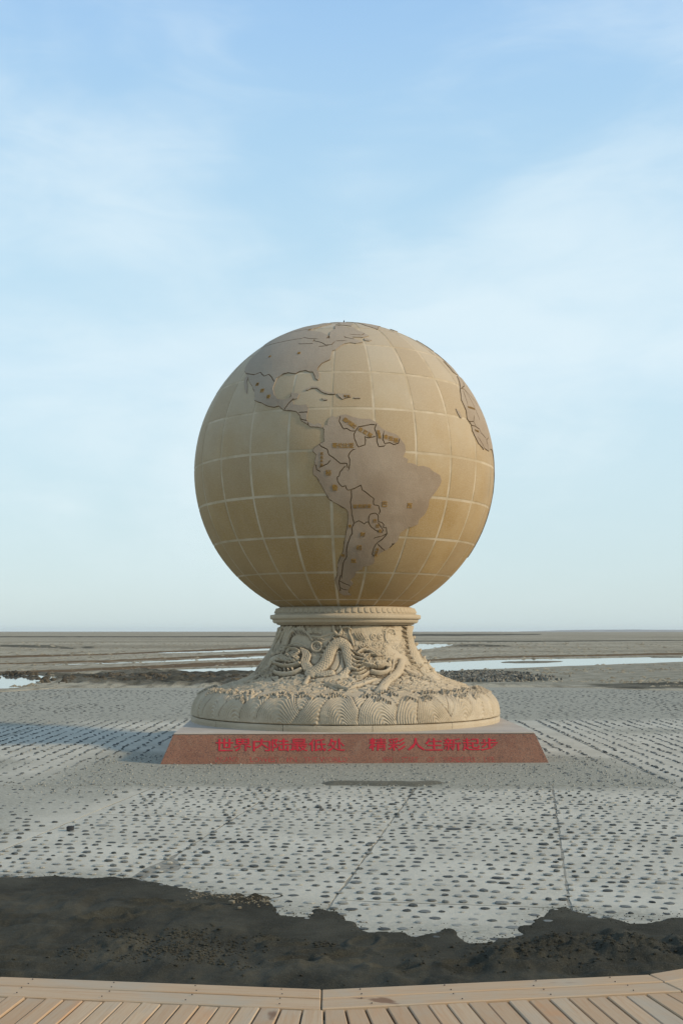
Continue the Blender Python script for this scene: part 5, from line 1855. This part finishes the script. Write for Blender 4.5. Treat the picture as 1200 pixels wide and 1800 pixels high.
NAMES = [('哥伦比亚', -73.6, 1.5, -68.1, 1.5, 0.087, 'h'), ('委内瑞拉', -70.0, 10.4, -67.1, 8.3, 0.077, 'r'), ('圭亚那', -64.9, 7.1, -61.8, 5.2, 0.077, 'r'), ('苏里南', -58.8, 6.4, -58.4, 4.6, 0.058, 'u'),
         ('圭亚那', -56.2, 4.8, -52.7, 3.7, 0.082, 'u'), ('厄瓜多尔', -78.0, -1.2, -78.1, -4.9, 0.05, 'u'), ('秘', -75.8, -7.6, -75.8, -7.6, 0.096, 'u'), ('鲁', -73.7, -12.6, -73.7, -12.6, 0.106, 'u'),
         ('玻利维亚', -66.5, -19.0, -61.5, -18.9, 0.067, 'u'), ('巴', -55.9, -18.1, -55.9, -18.1, 0.101, 'u'), ('西', -46.4, -18.3, -46.4, -18.3, 0.096, 'u'), ('巴拉圭', -59.0, -24.0, -56.6, -27.6, 0.062, 'u'),
         ('阿', -63.2, -29.1, -63.2, -29.1, 0.082, 'u'), ('根', -64.3, -34.1, -64.3, -34.1, 0.096, 'u'), ('廷', -66.3, -39.5, -66.3, -39.5, 0.087, 'u'), ('智', -68.4, -26.0, -68.4, -26.0, 0.055, 'u'),
         ('利', -71.0, -37.3, -71.0, -37.3, 0.062, 'u'), ('乌拉圭', -56.6, -34.6, -56.8, -36.9, 0.053, 'u'), ('墨', -107.0, 26.8, -107.0, 26.8, 0.067, 'u'), ('西', -103.4, 23.6, -103.4, 23.6, 0.077, 'u'),
         ('哥', -99.7, 20.7, -99.7, 20.7, 0.077, 'u'), ('美', -108.1, 40.7, -108.1, 40.7, 0.048, 'u'), ('国', -91.8, 40.3, -91.8, 40.3, 0.058, 'u'), ('加', -95.5, 58.7, -95.5, 58.7, 0.048, 'u'),
         ('海地', -70.2, 19.4, -69.0, 19.4, 0.042, 'u'), ('毛里塔尼亚', -14.2, 20.3, -8.9, 20.4, 0.04, 'u'), ('几内亚', -13.5, 11.3, -11.3, 11.2, 0.038, 'u')]
for (tx, loa, laa, lob, lab, sz, mode) in NAMES:
    VV, FF = [], []
    n_ = len(tx)
    for i, ch in enumerate(tx):
        f_ = i / (n_ - 1) if n_ > 1 else 0
        lo, la = loa + (lob - loa) * f_, laa + (lab - laa) * f_
        k = math.cos(R(la))
        ang = math.atan2(lab - laa, (lob - loa) * k) if mode == 'r' else 0.0
        co, fs_ = glyph(ch, 0.02, 0.5)
        if len(co) == 0:
            continue
        l_, h_ = co.min(0), co.max(0)
        dx, dy = (co[:, 0] - (l_[0] + h_[0]) / 2) * sz, (co[:, 1] - (l_[1] + h_[1]) / 2) * sz
        c, s_ = math.cos(ang), math.sin(ang)
        dlo = np.degrees((dx * c - dy * s_) / GR) / k
        dla = np.degrees((dx * s_ + dy * c) / GR)
        off_ = len(VV)
        VV += list(map(tuple, sph(lo + dlo, la + dla, 1.0) * (GR + np.where(co[:, 2] > 0, 0.0205, 0.008))[:, None]))
        FF += [tuple(q + off_ for q in f2) for f2 in fs_]
    link('country_name', mesh_np('country_name', VV, FF, [M_OCHRE]), GLOBE)

# small iron pin at the pole
bm = bmesh.new()
bmesh.ops.create_cone(bm, cap_ends=True, segments=10, radius1=0.045, radius2=0.004, depth=0.14, matrix=Matrix.Translation((0, 0, GR + 0.065)))
bmesh.ops.create_cone(bm, cap_ends=True, segments=12, radius1=0.07, radius2=0.06, depth=0.03, matrix=Matrix.Translation((0, 0, GR + 0.01)))
link('pole_pin', bm_mesh('pole_pin', bm, [M_METAL]), GLOBE)

# ------------------------------------------------------------------ thin desert haze
hz = bpy.data.materials.new('desert_haze')
hz.use_nodes = True
hz.node_tree.nodes.clear()
pvn = hz.node_tree.nodes.new('ShaderNodeVolumePrincipled')
pvn.inputs['Color'].default_value = (0.86, 0.92, 0.95, 1)
pvn.inputs['Density'].default_value = 0.000035
pvn.inputs['Anisotropy'].default_value = 0.2
hzo = hz.node_tree.nodes.new('ShaderNodeOutputMaterial')
hz.node_tree.links.new(pvn.outputs[0], hzo.inputs['Volume'])
bm = bmesh.new()
box_bm(bm, -20000, 20000, -20000, 20000, -8.0, 45.0)
link('haze', bm_mesh('haze', bm, [hz]), kind='stuff', label='thin pale desert haze over the far plain', cat='haze')
